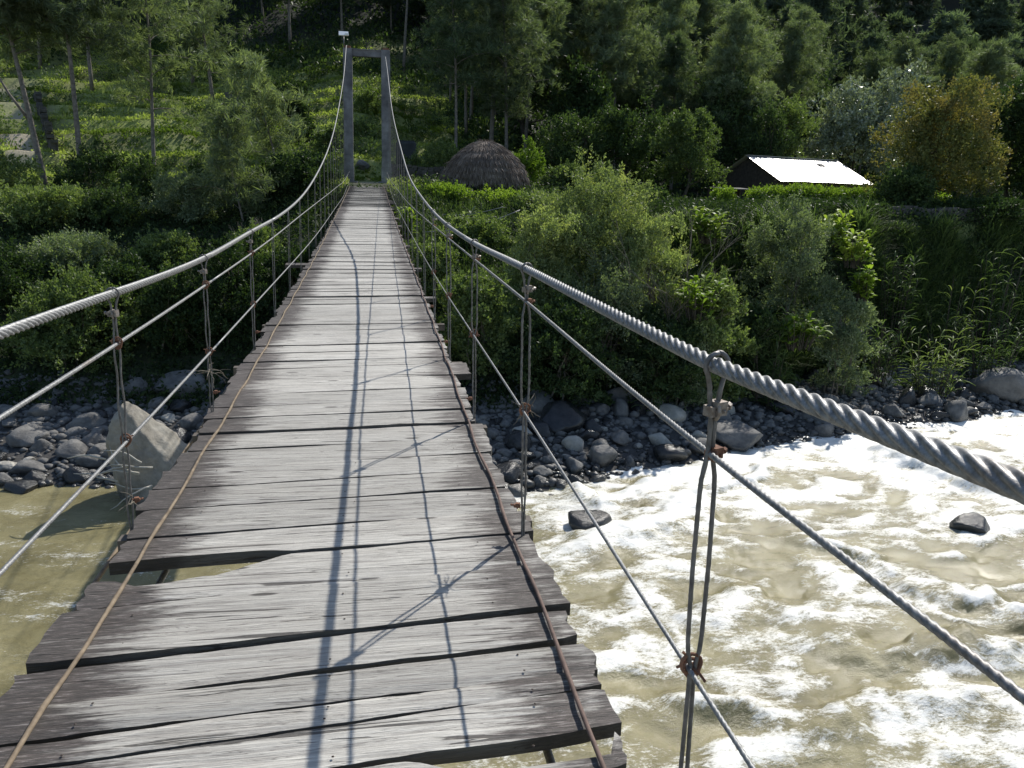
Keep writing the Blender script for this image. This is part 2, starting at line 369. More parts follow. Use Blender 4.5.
def empty(name, loc, label, cat, group=None, rz=0.0):
    o = bpy.data.objects.new(name, None); COL.objects.link(o); o.location = loc; o.rotation_euler.z = rz
    o.empty_display_size = .3
    return tag(o, label, cat, group)
def copy_tree(o, parent=None):
    c = o.copy(); COL.objects.link(c)
    if parent: c.parent = parent
    for ch in o.children: copy_tree(ch, c)
    return c

# ------------------------------------------------------------------ terrain
def shore(X): return np.interp(X, [-90, -20, -9.5, -3, 4.3, 8, 12.8, 20, 26, 60, 120], [28, 23.8, 23.0, 21.6, 21.0, 22.3, 24.2, 26, 27, 33, 44]) + .5*vnoise(np.asarray(X)*.35, 0*np.asarray(X)+3)
def hgt(X, Y, rough=True):
    X = np.asarray(X, float); Y = np.asarray(Y, float)
    Yb = shore(X)
    T = np.interp(X, [-60, -20, -8, -2.5, 2.5, 5, 9, 14, 60], [6.6, 6.8, 7.3, 8.5, 8.5, 7.6, 7.6, 7.4, 7.4])
    Yt = np.interp(X, [-60, -12, -3, 2, 8, 14, 22, 30, 60], [44, 44, 45, 45, 41, 34.6, 35.6, 36.8, 44])
    u = Y-Yb
    z = np.where(u < 0, np.maximum(u*.35, -1.6), np.minimum(u, 5.5)*.2)
    t = np.clip((u-5.5)/(Yt-Yb-5.5), 0, 1)
    bank = 1.1+(T-1.1)*t**.85
    z = np.where(u > 5.5, bank, z)
    z = z + np.clip(Y-Yt, 0, 12)*.02 + np.clip(Y-43.5, 0, 4)*.19*sstep(3, 5, X)*sstep(14, 11, X)
    Yh = np.interp(X, [-60, -20, 0, 10, 22, 45, 90], [50, 50, 53, 60, 66, 70, 90])
    d = np.maximum(Y-Yh, 0)
    left = sstep(12, 2, X)
    # terraced gardens on the left, plain slope on the right
    st = 5.0; k = np.floor(d/st); fr = d/st-k
    ter = (k + sstep(.62, .95, fr))*st*.30
    ramp_ = d*.30
    wgt = left*sstep(46, 38, d)
    lo_ = ramp_*(1-wgt)+ter*wgt
    hill = lo_ + np.maximum(d-40, 0)*.22*(1+.9*sstep(20, 60, X)) + np.maximum(d-110, 0)*.25
    hill = np.minimum(hill, 230+.02*d)
    z = z + hill
    n = 0
    if rough:
        n = fbm(X*.12, Y*.12, o=4, s=3)*(sstep(5, 12, u)*.55 + sstep(30, 120, d)*4.0) + fbm(X*.9, Y*.9, o=3, s=9)*.13*sstep(-1, 2, u)
        flat = np.exp(-((X/3.5)**2)) * sstep(40, 44, Y)*sstep(53, 49, Y)
        n = n*(1-flat)
        z = z*(1-flat) + (8.62)*flat
    z = z + n
    # the bank on this side, behind the camera
    back = np.clip((-Y-21), 0, 14)*.55 - 1.6*sstep(-24, -20, Y)
    z = np.where(Y < -10, np.where(Y < -20, back, -1.6), z)
    return z
xs = np.concatenate([np.linspace(-700, -90, 20), np.arange(-80, -26, 2.), np.arange(-25, 50, .45), np.arange(51, 110, 2.), np.linspace(120, 800, 22)])
ys = np.concatenate([np.linspace(-300, -40, 8), np.arange(-36, 14, 2.), np.arange(15, 62, .45), np.arange(62.5, 125, 1.0), np.arange(127, 190, 3), np.linspace(200, 900, 24)])
XX, YY = np.meshgrid(xs, ys); ZZ = hgt(XX, YY)
u_ = YY-shore(XX)
beach = sstep(6.5, 4.8, u_ + fbm(XX*.4, YY*.4, s=5)*2)
Yh_ = np.interp(XX, [-60, -20, 0, 10, 22, 45, 90], [50, 50, 53, 60, 66, 70, 90]); d_ = YY-Yh_
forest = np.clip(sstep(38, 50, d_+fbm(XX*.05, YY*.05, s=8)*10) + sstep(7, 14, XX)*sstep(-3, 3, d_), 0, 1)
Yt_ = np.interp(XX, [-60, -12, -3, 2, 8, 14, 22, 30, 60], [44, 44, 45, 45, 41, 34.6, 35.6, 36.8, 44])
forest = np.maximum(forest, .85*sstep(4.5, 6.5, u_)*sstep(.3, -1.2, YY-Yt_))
cover = np.clip(.5+sstep(-.2, .3, fbm(XX*.3, YY*.3, s=14)), 0, 1)
trail = np.exp(-((XX-.1)/1.15)**2)*sstep(46.2, 47.2, YY)*sstep(52.5, 50.5, YY)
pth = np.array([tuple(at(*p))[:2] for p in ((22, 132, 60), (14, 110, 70), (8, 90, 80))])
pd = np.abs(XX-np.interp(YY, pth[:, 1], pth[:, 0]))
trail = np.clip(trail + sstep(1.3, .7, pd)*sstep(57, 60, YY)*sstep(86, 80, YY), 0, 1)
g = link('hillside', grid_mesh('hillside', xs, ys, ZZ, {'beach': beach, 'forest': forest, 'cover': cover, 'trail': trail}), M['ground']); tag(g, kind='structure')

# ------------------------------------------------------------------ river
def atz(x, y, z=0.0):
    d = RT*((x-CX)/F) - UP*((y-CY)/F) + FW; return CAM + d*((z-CAM.z)/d.z)
wx = np.concatenate([np.linspace(-160, -32, 30), np.arange(-30, -14, .5), np.arange(-13.7, 27, .09), np.arange(27.2, 50, .5), np.linspace(52, 200, 30)])
wy = np.concatenate([np.arange(-26, 2, .6), np.arange(2.2, 27.5, .09), np.arange(27.8, 60, .6)])
WX, WY = np.meshgrid(wx, wy)
turb = sstep(-2.5, 2.5, WX + (WY-14)*.25)
wxp = WX + 1.2*fbm(WX*.3, WY*.3, s=31); wyp = WY + 1.2*fbm(WX*.3, WY*.3, s=37)
r1 = 1-np.abs(fbm(wxp*.42, wyp*.75, o=4, s=21))*2.2
r2 = fbm(wxp*1.3, wyp*2.1, o=3, s=27)
wz = turb*(.085*r1 + .055*r2 + .035*fbm(WX*3.1, WY*4.2, o=3, s=33) - .08) + (1-turb)*(.03*r2+.03*fbm(WX*.5, WY, s=40))
foam = turb*(.60 + .42*(r1-.62) + .25*r2) + (1-turb)*(.37+.34*fbm(WX*.35, WY*1.4+WX*.4, s=44))
def ridge(pts, hgt_, wid, fo):
    global wz, foam
    P = [atz(*p) for p in pts]
    for i in range(len(P)-1):
        a, b = P[i], P[i+1]; dx, dy = b.x-a.x, b.y-a.y; L2 = dx*dx+dy*dy
        t = np.clip(((WX-a.x)*dx+(WY-a.y)*dy)/L2, 0, 1)
        sx = WX-a.x-t*dx; sy = WY-a.y-t*dy
        dd = np.sqrt((sx+.5*fbm(WX*.7, WY*.7, s=53))**2+(sy+.7*fbm(WX*.7, WY*.7, s=54))**2)/wid/(1+1.1*fbm(WX*.9, WY*.9, s=50))
        e = np.exp(-dd*dd); wz = np.maximum(wz, wz*(1-e)+e*hgt_*(1+.6*fbm(WX*2.4, WY*2.4, s=51))); foam = np.maximum(foam, e*fo)
ridge([(815, 548), (870, 562), (925, 588), (985, 598), (1060, 632)], .2, .36, .95)
ridge([(690, 620), (760, 600), (840, 640)], .12, .45, .7)
ridge([(880, 455), (960, 480), (1040, 500)], .3, .5, .9)
ridge([(545, 470), (600, 500), (650, 490)], .18, .5, .85)
ridge([(590, 540), (660, 520), (760, 470)], .2, .6, .95)
ridge([(700, 700), (830, 720), (960, 700)], .16, .5, .8)
ridge([(880, 655), (960, 640), (1040, 660)], .25, .4, .15)
for (px, py, rr, k) in ((585, 520, 1.5, .9), (975, 522, 1.6, .9), (600, 468, 1.2, .7), (735, 447, 1.4, .8), (575, 560, 1.0, .5)):
    p = atz(px, py); dd = np.hypot(WX-p.x, WY-p.y)/rr; foam = np.maximum(foam, np.exp(-dd*dd)*k)
foam = foam + .25*sstep(16, 23, WY)*turb
foam = foam - .22*np.exp(-((WX-2.3)/1.3)**2)*sstep(9, 13, WY)*sstep(21, 17, WY)
foam = np.where(WX > 2.5, foam, foam)
g = link('river', grid_mesh('river', wx, wy, wz, {'foam': np.clip(foam, 0, 1.1)}), M['water']); tag(g, kind='structure')

# ------------------------------------------------------------------ suspension bridge
def cinterp(pts):
    xs_ = np.array([p[0] for p in pts], float); ys_ = np.array([p[1] for p in pts], float)
    m = np.gradient(ys_, xs_)
    def f(x):
        if x <= xs_[0]: return float(ys_[0]+m[0]*(x-xs_[0])*.4)
        if x >= xs_[-1]: return float(ys_[-1])
        i = int(np.searchsorted(xs_, x)-1); h = xs_[i+1]-xs_[i]; t = (x-xs_[i])/h
        return float((2*t**3-3*t*t+1)*ys_[i]+(t**3-2*t*t+t)*h*m[i]+(3*t*t-2*t**3)*ys_[i+1]+(t**3-t*t)*h*m[i+1])
    return f
deck = cinterp([(1, 7.0), (5, 6.985), (9, 7.06), (16, 7.25), (24, 7.56), (31, 7.9), (40, 8.35), (47.3, 8.66)])
cabR = [cinterp([(-1, 8.29), (.6, 8.234), (1.0, 8.212), (1.31, 8.196), (1.76, 8.19), (3.2, 8.18), (5, 8.16), (7, 8.18), (11.5, 8.39), (15, 8.66), (21, 9.53), (30.6, 11.25), (41.5, 14.15), (47.1, 15.5)]),
        cinterp([(-1, 8.03), (.6, 8.034), (1.3, 8.026), (3.2, 8.045), (7, 8.075), (14, 8.16), (27, 8.5), (38, 8.85), (47.1, 9.3)]),
        cinterp([(-1, 7.56), (.6, 7.56), (3.2, 7.57), (8, 7.57), (12, 7.62), (20, 7.78), (30, 8.05), (47.1, 9.0)])]
cabL = [cinterp([(-1, 8.1), (2.4, 8.06), (5.2, 8.02), (7.4, 8.07), (9.9, 8.13), (12.8, 8.28), (18.4, 8.85), (25, 9.85), (34, 11.85), (41.5, 13.9), (47.2, 15.98)]),
        cinterp([(-1, 7.84), (3.4, 7.83), (5.3, 7.85), (8.8, 7.91), (12.7, 8.02), (25, 8.35), (38, 8.75), (47.1, 9.25)]),
        cinterp([(-1, 7.42), (3.4, 7.40), (7.4, 7.42), (15.7, 7.50), (25, 7.75), (36, 8.1), (47.1, 8.85)])]
def cx(side, Y): return (.857+.0063*max(Y-4, -5)) if side > 0 else -(.84+.0035*max(Y-4, 0))
BASE = Vector((.06, 47.5, 8.62))
bridge = empty('suspension_bridge', BASE, 'wooden plank suspension footbridge with steel ropes leading to a grey concrete gate tower', 'bridge')
def bpart(name, mb, mat, smooth=True, par=None, label=None):
    o = link(name, mb.mesh(name, smooth), mat, par or bridge)
    o.location = -BASE if par is None else (0, 0, 0)
    if label: o['label'] = label
    return o
# tower
for (xt, xb, lab) in ((-.93, -1.03, 'left tower post, a cable running over its head'), (1.15, 1.11, 'right tower post, its foot stained dark')):
    mb = MB(); 
    for i in range(12):      # poured in lifts: slight steps between them
        z0 = 8.3+i*.63; z1 = z0+.625; t = (i+.5)/12; x = xb+(xt-xb)*t; wd = .525-.03*t + (.05 if i < 2 else 0)+R.uniform(-.006, .006)
        mb.box((x, 47.5, (z0+z1)/2), (wd, .62-.03*t, z1-z0-.012)); mb.box((x, 47.5, z1), (wd-.03, .56, .02))
    o = bpart('tower_post', mb, M['conc'], False, label=lab)
mb = MB(); mb.box((.1, 47.5, 15.64), (1.60, .36, .32)); mb.box((.1, 47.5, 15.83), (1.9, .44, .05)); bpart('crossbeam', mb, M['conc'], False)
for x, z in ((-.93, 15.93), (1.15, 15.9)): mb = MB(); mb.box((x, 47.5, z), (.34, .5, .12)); bpart('cable_saddle', mb, M['rust'], False)
for x in (-1.0, 1.12): mb = MB(); mb.box((x, 47.5, 8.5), (.95, .95, .5)); bpart('footing', mb, M['conc'], False)
# cables
def cpath(side, f, y0, y1, tgt=None, step=None, sag=0):
    pts = []; y = y0
    while y < y1:
        pts.append(Vector((cx(side, y), y, f(y)))); y += step(y)
    pts.append(Vector((cx(side, y1), y1, f(y1)))); return pts
stp_main = lambda y: .012 if y < 4.5 else (.016 if y < 9 else (.1 if y < 14 else .5))
for side, cs in ((1, cabR), (-1, cabL)):
    for j, f in enumerate(cs):
        near = 9.0 if j == 0 else 5.5
        yA = -.6
        st = (lambda y: .0035 if y < 3.6 else (.0055 if y < 5.5 else .014)) if j == 0 else (lambda y: .004 if y < 2.6 else .010)
        pn = []; y = yA
        while y < near: pn.append(Vector((cx(side, y), y, f(y)))); y += st(y)
        pf = []
        yy = -6.0
        pb = [Vector((cx(side, q), q, f(q))) for q in np.arange(-6, pn[0].y, .6)] + [pn[0]]
        y = pn[-1].y
        yend = 47.15
        while y < yend: pf.append(Vector((cx(side, y), y, f(y)))); y += .4
        pf.append(Vector((cx(side, yend), yend, f(yend))))
        if j == 0 and side < 0: pf.append(Vector((-.95, 47.5, 16.02)))
        mb = MB(); r = (.0158, .0060, .0050)[j] if side > 0 else (.0175, .0075, .0072)[j]
        if j == 0: mb.tube(pn, r, 36, True, 6, .215, .30)
        else: mb.tube(pn, r*1.1, 12, True, 4, .062, .32)
        mb.tube(pf, r*(.95 if j else .97)*1.0, 8); mb.tube(pb, r*.95, 8)
        bpart('main_cable' if j == 0 else 'handrail_cable', mb, M['steel'])
# lower load cables
for x in (-.7, -.25, .3, .72):
    mb = MB(); mb.tube([(x, y, deck(y)-.155) for y in np.arange(-6, 47.4, .8)], .014, 8); bpart('deck_cable', mb, M['steel'])
mb = MB(); mb.tube([(-1.12-.003*y, y, 6.6+.0008*(y-3)**2) for y in np.arange(-6, 46, .8)], .012, 8); bpart('side_cable', mb, M['rustrod'])
# rods lying along the plank ends
def rod(name, pts, mat, r, seed):
    rr = random.Random(seed); ys_ = np.arange(-.4, 46, .16); a = np.array(pts); mb = MB(); P = []; rad = []
    for i, y in enumerate(ys_):
        x = np.interp(y, a[:, 0], a[:, 1]); P.append((x+.006*math.sin(y*5.3)+rr.uniform(-.003, .003), y, deck(y)+.016+.003*math.sin(y*3.1+seed)))
        rad.append(r*(1.22 if i % 4 == 0 else 1.0))
    mb.tube(P, rad, 8); return bpart(name, mb, mat)
rod('edge_rod', [(-1, -.73), (3, -.735), (5, -.75), (9, -.77), (22, -.84), (46, -.84)], M['rustrod'], .0075, 1)
rod('edge_rod', [(-1, .79), (1.7, .80), (2.3, .815), (5, .825), (6.5, .85), (14, .89), (46, .86)], M['rustdark'], .0075, 2)
# planks
joints = [1.42, 1.62, 1.80, 1.985, 2.085, 2.26, 2.47, 2.83, 3.165, 3.42, 3.73, 4.0, 4.29, 4.62, 4.93, 5.22, 5.5, 5.81, 6.2, 6.6]
while joints[-1] < 47.2: joints.append(joints[-1]+R.choice((.2, .24, .28, .31, .35))+R.uniform(-.02, .02))
back = [1.42]
while back[-1] > -5.8: back.append(back[-1]-R.uniform(.22, .33))
SKEW = .075
def plank_geo(ya, yb, i, seed, hi=True):
    rr = random.Random(seed); n = 44 if hi else 8; ny = 5 if hi else 2; L = -.875-rr.uniform(-.025, .03); Rr_ = .90+rr.uniform(-.025, .03)
    if abs(ya-13.6) < .16: L = -1.22; 
    if rr.random() < .10 and ya > 6: Rr_ += rr.uniform(.08, .2)
    yc = (ya+yb)/2; sk = SKEW+rr.uniform(-.018, .018) if ya < 12 else .04+rr.uniform(-.02, .02)
    gp = rr.choice((.010, .015, .021)) if rr.random() < .72 else rr.uniform(.022, .036)
    th = rr.uniform(.042, .055); dz = rr.uniform(-.007, .007) ; tilt = rr.uniform(-.02, .02); cup = rr.uniform(-.004, .008)
    p1, p2 = rr.uniform(0, 50), rr.uniform(0, 50)
    T_ = []; 
    for a in range(n+1):
        x = L+(Rr_-L)*a/n
        f0 = float(vnoise(x*3.1+p1, p1))*.006+float(vnoise(x*14+p1, p2))*.003; f1 = float(vnoise(x*3.1+p2, p2))*.006+float(vnoise(x*14+p2, p1))*.003
        y0 = ya+gp/2+f0; y1 = yb-gp/2+f1
        if i == 'hole_back': y1 -= .15*float(sstep(-.12, -.42, x))*(1+.3*float(vnoise(x*6, 1.5))+.3*float(vnoise(x*17, 4.5)))
        if i == 'hole_front': y0 += .03*float(sstep(-.1, -.3, x))
        if i == 'hole_right': y1 -= .10*float(sstep(.25, .5, x))*float(sstep(.9, .84, x))
        if i == 'thin': y1 -= .01
        e = min(x-L, Rr_-x)
        if e < .03: y0 += (.03-e)*.3*rr.random(); y1 -= (.03-e)*.4*rr.random()
        for b in range(ny+1):
            t = b/ny; y = y0+(y1-y0)*t
            ex = (rr.uniform(-.012, .012) if a in (0, n) else 0)
            z = dz + cup*(2*t-1)**2 + tilt*(y-yc) + .003*float(vnoise(x*2+p2, t*2+p1)) - (.004 if b in (0, ny) else 0)
            T_.append((x+ex, y-yc+sk*x, z))
    vs = T_ + [(x, y, z-th) for x, y, z in T_]; N = len(T_); m = ny+1; fs = []
    for a in range(n):
        for b in range(ny):
            q = (a*m+b, (a+1)*m+b, (a+1)*m+b+1, a*m+b+1); fs.append(q); fs.append(tuple(N+k for k in q[::-1]))
        fs.append((a*m, a*m+N, (a+1)*m+N, (a+1)*m)); fs.append((a*m+ny, (a+1)*m+ny, (a+1)*m+ny+N, a*m+ny+N))
    for b in range(ny):
        fs.append((b, b+1, b+1+N, b+N)); q = n*m; fs.append((q+b+1, q+b, q+b+N, q+b+1+N))
    return vs, fs, yc, rr, sk
names = {2.83: 'hole_front', 2.47: None}
farmb = MB(); cnt = 0
order = list(zip(joints[:-1], joints[1:]))
for k, (ya, yb) in enumerate(order):
    kind = None
    if abs(ya-2.83) < .01: kind = 'hole_back'
    if abs(ya-3.165) < .01: kind = 'hole_front'
    if abs(ya-1.62) < .01: kind = 'hole_right'
    vs, fs, yc, rr, sk = plank_geo(ya, yb, kind, 100+k, k < 100)
    if k < 100:
        mb = MB(); mb.add(vs, fs)
        for xn in (.085, -.62, .66):
            for dy in (-.28, .24):
                if rr.random() < .75:
                    x = xn+rr.uniform(-.03, .03); y = dy*(yb-ya)+sk*x; c = []
                    for q in range(6): c.append((x+.0045*math.cos(q*PI/3), y+.0045*math.sin(q*PI/3), .0085))
                    c.append((x, y, .011)); mb.add(c, [(q, (q+1) % 6, 6) for q in range(6)], 1)
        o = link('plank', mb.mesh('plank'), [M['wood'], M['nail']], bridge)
        if kind == 'hole_back': o['label'] = 'plank with its left edge rotted away over a hole'
        slope = math.atan2(deck(yb)-deck(ya), yb-ya)
        o.location = Vector((0, yc, deck(yc)))-BASE; o.rotation_euler = (slope, R.uniform(-.004, .004), 0)
    else: farmb.add([(x, y+yc, z+deck(yc)) for x, y, z in vs], fs)
for k, (yb, ya) in enumerate(zip(back[:-1], back[1:])):
    vs, fs, yc, rr, sk = plank_geo(ya, yb, None, 900+k, False); farmb.add([(x, y+yc, z+deck(yc)) for x, y, z in vs], fs)
o = bpart('plank', farmb, M['wood'], False, label='the far run of narrow deck planks reaching the tower'); o['kind'] = 'stuff'
# bearers under the deck
for k in range(25):
    y = 1.33+1.86*k+(.32 if k == 1 else 0)
    if y > 46: break
    mb = MB(); ex = .13 if k in (3, 4) else .04; mb.box((0+.02, y, deck(y)-.095), (1.86+ex, .07, .07), Matrix.Rotation(R.uniform(-.02, .03), 3, 'Z')); bpart('bearer', mb, M['bearer'], False)
# hangers
def ring(mb, c, r, tr, ax='Y', n=16, a0=0, a1=2*PI, sx=1, sz=1):
    pts = []
    for i in range(n+1):
        a = a0+(a1-a0)*i/n; q = Vector((math.cos(a)*r*sx, 0, math.sin(a)*r*sz)) if ax == 'Y' else Vector((0, math.cos(a)*r*sx, math.sin(a)*r*sz))
        pts.append(Vector(c)+q)
    mb.tube(pts, tr, 8)
def clamp(par, c, s=1.0, mat='zincblk', flip=1, label=None):
    mb = MB(); c = Vector(c); rot = Matrix.Rotation(.35*flip, 3, 'Z')
    mb.box(c, (.040*s, .022*s, .020*s), rot); mb.box(c+Vector((.004, 0, .012))*s, (.026*s, .026*s, .012*s), rot)
    for q in (-.008, .008):
        a = c+rot @ Vector((q*s, -.012*s, -.002)); b = c+rot @ Vector((q*s+.034*flip*s, .006*s, .004*s)); mb.tube([a, b], .0042*s, 6)
        mb.tube([a*.35+b*.65, b*.95+a*.05], .0075*s, 6)
    ring(mb, c, .017*s, .0038*s, 'X', 12)
    o = bpart('clamp', mb, M[mat], False, par); 
    if label: o['label'] = label
    return o
def knot(par, c, s=1.0, seed=0):
    rr = random.Random(seed); mb = MB(); c = Vector(c)
    for q in range(3):
        ring(mb, c+Vector((rr.uniform(-.003, .003), rr.uniform(-.003, .003), (q-1)*.008*s)), (.013+.003*q)*s, .0034*s, 'Y', 12)
    for q in range(3):
        d = Vector((rr.uniform(-1, 1), rr.uniform(-.6, .6), rr.uniform(-.5, .6))).normalized()*.035*s; mb.tube([c, c+d*.6+Vector((0, 0, .004)), c+d], .0028*s, 5)
    return bpart('wire_tie', mb, M['rust'], False, par)
def hanger(side, y, cs, seed):
    rr = random.Random(seed); near = y < 9; X = cx(side, y); zM, z2, z3 = [f(y) for f in cs]; zd = deck(y)-.12
    zM = cs[0](y); n = 8 if near else 4; r = .0052 if near else .0045
    if side < 0: r *= .9
    mb = MB(); dyb = rr.uniform(-.03, .05); sp = .016 if (near and side > 0) else .008
    def strand(s):
        P = []
        a = Vector((X+.0*s, y, zM+.024))
        if near:
            # over the cable and down
            for q in range(7):
                an = PI/2 - s*(q/6)*PI*.75; P.append(Vector((X, y, zM))+Vector((math.cos(an)*.027*s*(1 if True else 1), .0, math.sin(an)*.027)) if False else Vector((X+math.sin(s*q/6*PI*.72)*.024, y+.004*s, zM+math.cos(q/6*PI*.72)*.024)))
        else: P.append(Vector((X, y, zM)))
        cl = zM-.085
        if near: P += [Vector((X+s*.011, y, zM-.042)), Vector((X+s*.006, y, cl))]
        ctrl = [(cl, .006), ((cl+z2)/2, .006), (z2, .006), (z2-.12*(z2-z3), sp), ((z2+z3)/2, sp*1.15), (z3+.1*(z2-z3), sp), (z3, .006), (z3-.45*(z3-zd), .010), (zd+.12, .004), (zd, .01)]
        zs = np.linspace(cl-.01, zd, 40 if near else 8)
        for z in zs:
            f = np.interp(-z, [-c[0] for c in ctrl], [c[1] for c in ctrl]); tw = 0
            if near: tw = .0035*math.sin((zM-z)*26+s*1.5)
            P.append(Vector((X+s*f+tw*.5 + (.02*side*(zM-z)/(zM-zd)), y+dyb*(zM-z)/(zM-zd)+s*.004+tw, z)))
        return P
    for s in (-1, 1):
        if side < 0 and s > 0 and rr.random() < .3 and not near: continue
        P = strand(s)
        if near and y < 6: 
            Q = []
            for a, b in zip(P[:-1], P[1:]):
                m_ = max(1, int((b-a).length/.006)); Q += [a.lerp(b, t/m_) for t in range(m_)]
            Q.append(P[-1]); mb.tube(Q, r, 8, True, 4, .03, .25)
        else: mb.tube(P, r, 5)
    h = bpart('hanger', mb, M['rope'])
    if near:
        hy = y
        clamp(h, (X+.004*side, y, zM-.085), 1.0, 'zincblk', side)
        knot(h, (X, y, z2), 1.05, seed+1) if side < 0 else clamp(h, (X+.01, y+.002, z2-.002), .8, 'rust', side)
        knot(h, (X+.008*side, y+dyb*.6, z3), 1.15, seed+2)
        clamp(h, (X-.012*side, y+dyb*.85, zd+.26), .72, 'rust', -side)
    return h
for i, y in enumerate([1.31, 3.2, 5.0, 6.92]+[8.8+1.88*k for k in range(17)]): hanger(1, y, cabR, 300+i)
for i, y in enumerate([1.5, 3.45, 5.3, 7.4, 9.1]+[10.9+1.86*k for k in range(16)]): hanger(-1, y, cabL, 400+i)
# rope guys off the right tower foot
for (a, b, lab) in (((425, 212, 40), (503, 207, 38), 'slack wire from the tower foot running above the shrubs toward the hut'), ((425, 232, 36), (520, 210, 37), 'slack wire crossing just below the other one above the shrubs')):
    A, B_ = at(*a), at(*b); P = [A.lerp(B_, t/12)-Vector((0, 0, .25*math.sin(PI*t/12))) for t in range(13)]
    mb = MB(); mb.tube(P, .018, 6); o = link('guy_wire', mb.mesh('guy_wire', True), M['steel']); tag(o, lab, 'wire', 'slack guy wires')
# dry twigs caught in the ropes
def twigs(c, n, L, label, mat='twig', r=.0022, name='twig_tangle', flat=False):
    rr = random.Random(int(c[0]*100)+n); mb = MB(); c = Vector(c)
    for i in range(n):
        d = Vector((rr.uniform(-1, 1), rr.uniform(-1, 1), rr.uniform(-.6, .7))).normalized(); P = [c+Vector((rr.uniform(-.02, .02)*L*3, 0, rr.uniform(-.02, .02)))]
        for k in range(5):
            d = (d+Vector((rr.uniform(-.5, .5), rr.uniform(-.5, .5), rr.uniform(-.4, .3)))).normalized(); P.append(P[-1]+d*L/5)
        mb.tube(P, [r, r, r*.9, r*.8, r*.6, r*.4], 5)
    o = link(name, mb.mesh(name), M[mat]); return tag(o, label, 'twigs')
twigs((.875, 3.23, 7.56), 12, .085, 'dry twigs snagged on the right lower rope beside the second near hanger')
twigs((-.85, 5.3, 7.28), 12, .14, 'dry twigs snagged on the left hanger just above the deck edge')
twigs((-.84, 3.45, 7.13), 6, .08, 'short frayed wires at the foot of the nearest left hanger')

# street lamp on the left post
sl = empty('solar_lamp', (-1.13, 47.5, 15.86), 'small white solar lamp on a short pole above the left tower post', 'lamp')
mb = MB(); mb.tube([(0, 0, 0), (0, 0, .62)], .03, 8); link('pole', mb.mesh('pole', True), M['pipe'], sl)
mb = MB(); mb.box((.0, -.05, .76), (.52, .34, .05), Matrix.Rotation(.75, 3, 'X')); mb.box((.18, -.15, .70), (.2, .2, .1)); link('panel', mb.mesh('panel'), M['white'], sl)

# ------------------------------------------------------------------ foliage generators
def rdirs(n, up=0.0):
    d = NR.normal(size=(n, 3)); d[:, 2] += up; return d/np.linalg.norm(d, axis=1, keepdims=True)
def leaves(P, D, L, W, jit=.35):       # pointed quads starting at P, running along D
    n = len(P); L = L*(1+NR.uniform(-jit, jit, n))[:, None]; W = W*(1+NR.uniform(-jit, jit, n))[:, None]
    S = np.cross(D, rdirs(n)); S /= np.linalg.norm(S, axis=1, keepdims=True)+1e-9
    return np.stack([P, P+D*L*.45+S*W*.5, P+D*L, P+D*L*.45-S*W*.5], 1).reshape(-1, 3)
def trunk_path(H, lean, wob, n=9, seed=0):
    rr = random.Random(seed); a, b = rr.uniform(0, 6), rr.uniform(0, 6)
    return [Vector((lean[0]*H*t+wob*math.sin(t*4+a)*t, lean[1]*H*t+wob*math.sin(t*5+b)*t, H*t)) for t in [i/(n-1) for i in range(n)]]
def casuarina(seed, H=15., lean=(0, 0), start=.32, dens=1.0, wid=1.0, mat='casu', rad=.17, bark='bark', lf=(.44, .046, 17)):
    """tall thin trunk, ascending limbs, feathery drooping sprays"""
    rr = random.Random(seed); tp = trunk_path(H, lean, .25, 10, seed); mb = MB()
    mb.tube(tp, [rad*(1-.82*i/9) for i in range(10)], 8)
    V = []; nb = int(46*dens)
    def tpos(t):
        i = min(int(t*9), 8); return tp[i].lerp(tp[i+1], t*9-i)
    for k in range(nb):
        t = start+(1-start)*(k/nb)**.9*.97+rr.uniform(0, .02); b = tpos(min(t, .985)); az = k*2.4+rr.uniform(-.5, .5)
        s = (t-start)/(1-start); Lb = wid*H*(.20*(1-s)**.7+.045)*rr.uniform(.6, 1.2)*(.65+.6*min(1, s*4)); el = rr.uniform(.15, .75)+s*.35
        d = Vector((math.cos(az)*math.cos(el), math.sin(az)*math.cos(el), math.sin(el))); P = [b]; n = 6
        for q in range(n):
            d = (d+Vector((rr.uniform(-.18, .18), rr.uniform(-.18, .18), rr.uniform(-.22, .08)))).normalized(); P.append(P[-1]+d*Lb/n)
        mb.tube(P, [max(.012, rad*.28*(1-q/7)*(1-.6*s)) for q in range(n+1)], 4, False)
        A = np.array([tuple(p) for p in P])
        ns = int((13+Lb*9)*dens)
        tt = NR.uniform(.22, 1.0, ns)*n; i0 = np.clip(tt.astype(int), 0, n-1); c = A[i0]+(A[i0+1]-A[i0])*(tt-i0)[:, None]
        c = c+NR.normal(size=(ns, 3))*Lb*.15*np.array([1, 1, .6])
        m = lf[2]; cc = np.repeat(c, m, 0); D = rdirs(ns*m)*.6+np.repeat(rdirs(ns, .5), m, 0)*.9+np.array([0, 0, -.12]); D /= np.linalg.norm(D, axis=1, keepdims=True)
        V.append(leaves(cc+NR.normal(size=(ns*m, 3))*.085, D, lf[0], lf[1]))
    return mb.mesh('trunk', True), qmesh('crown', np.concatenate(V)), M[bark], M[mat]
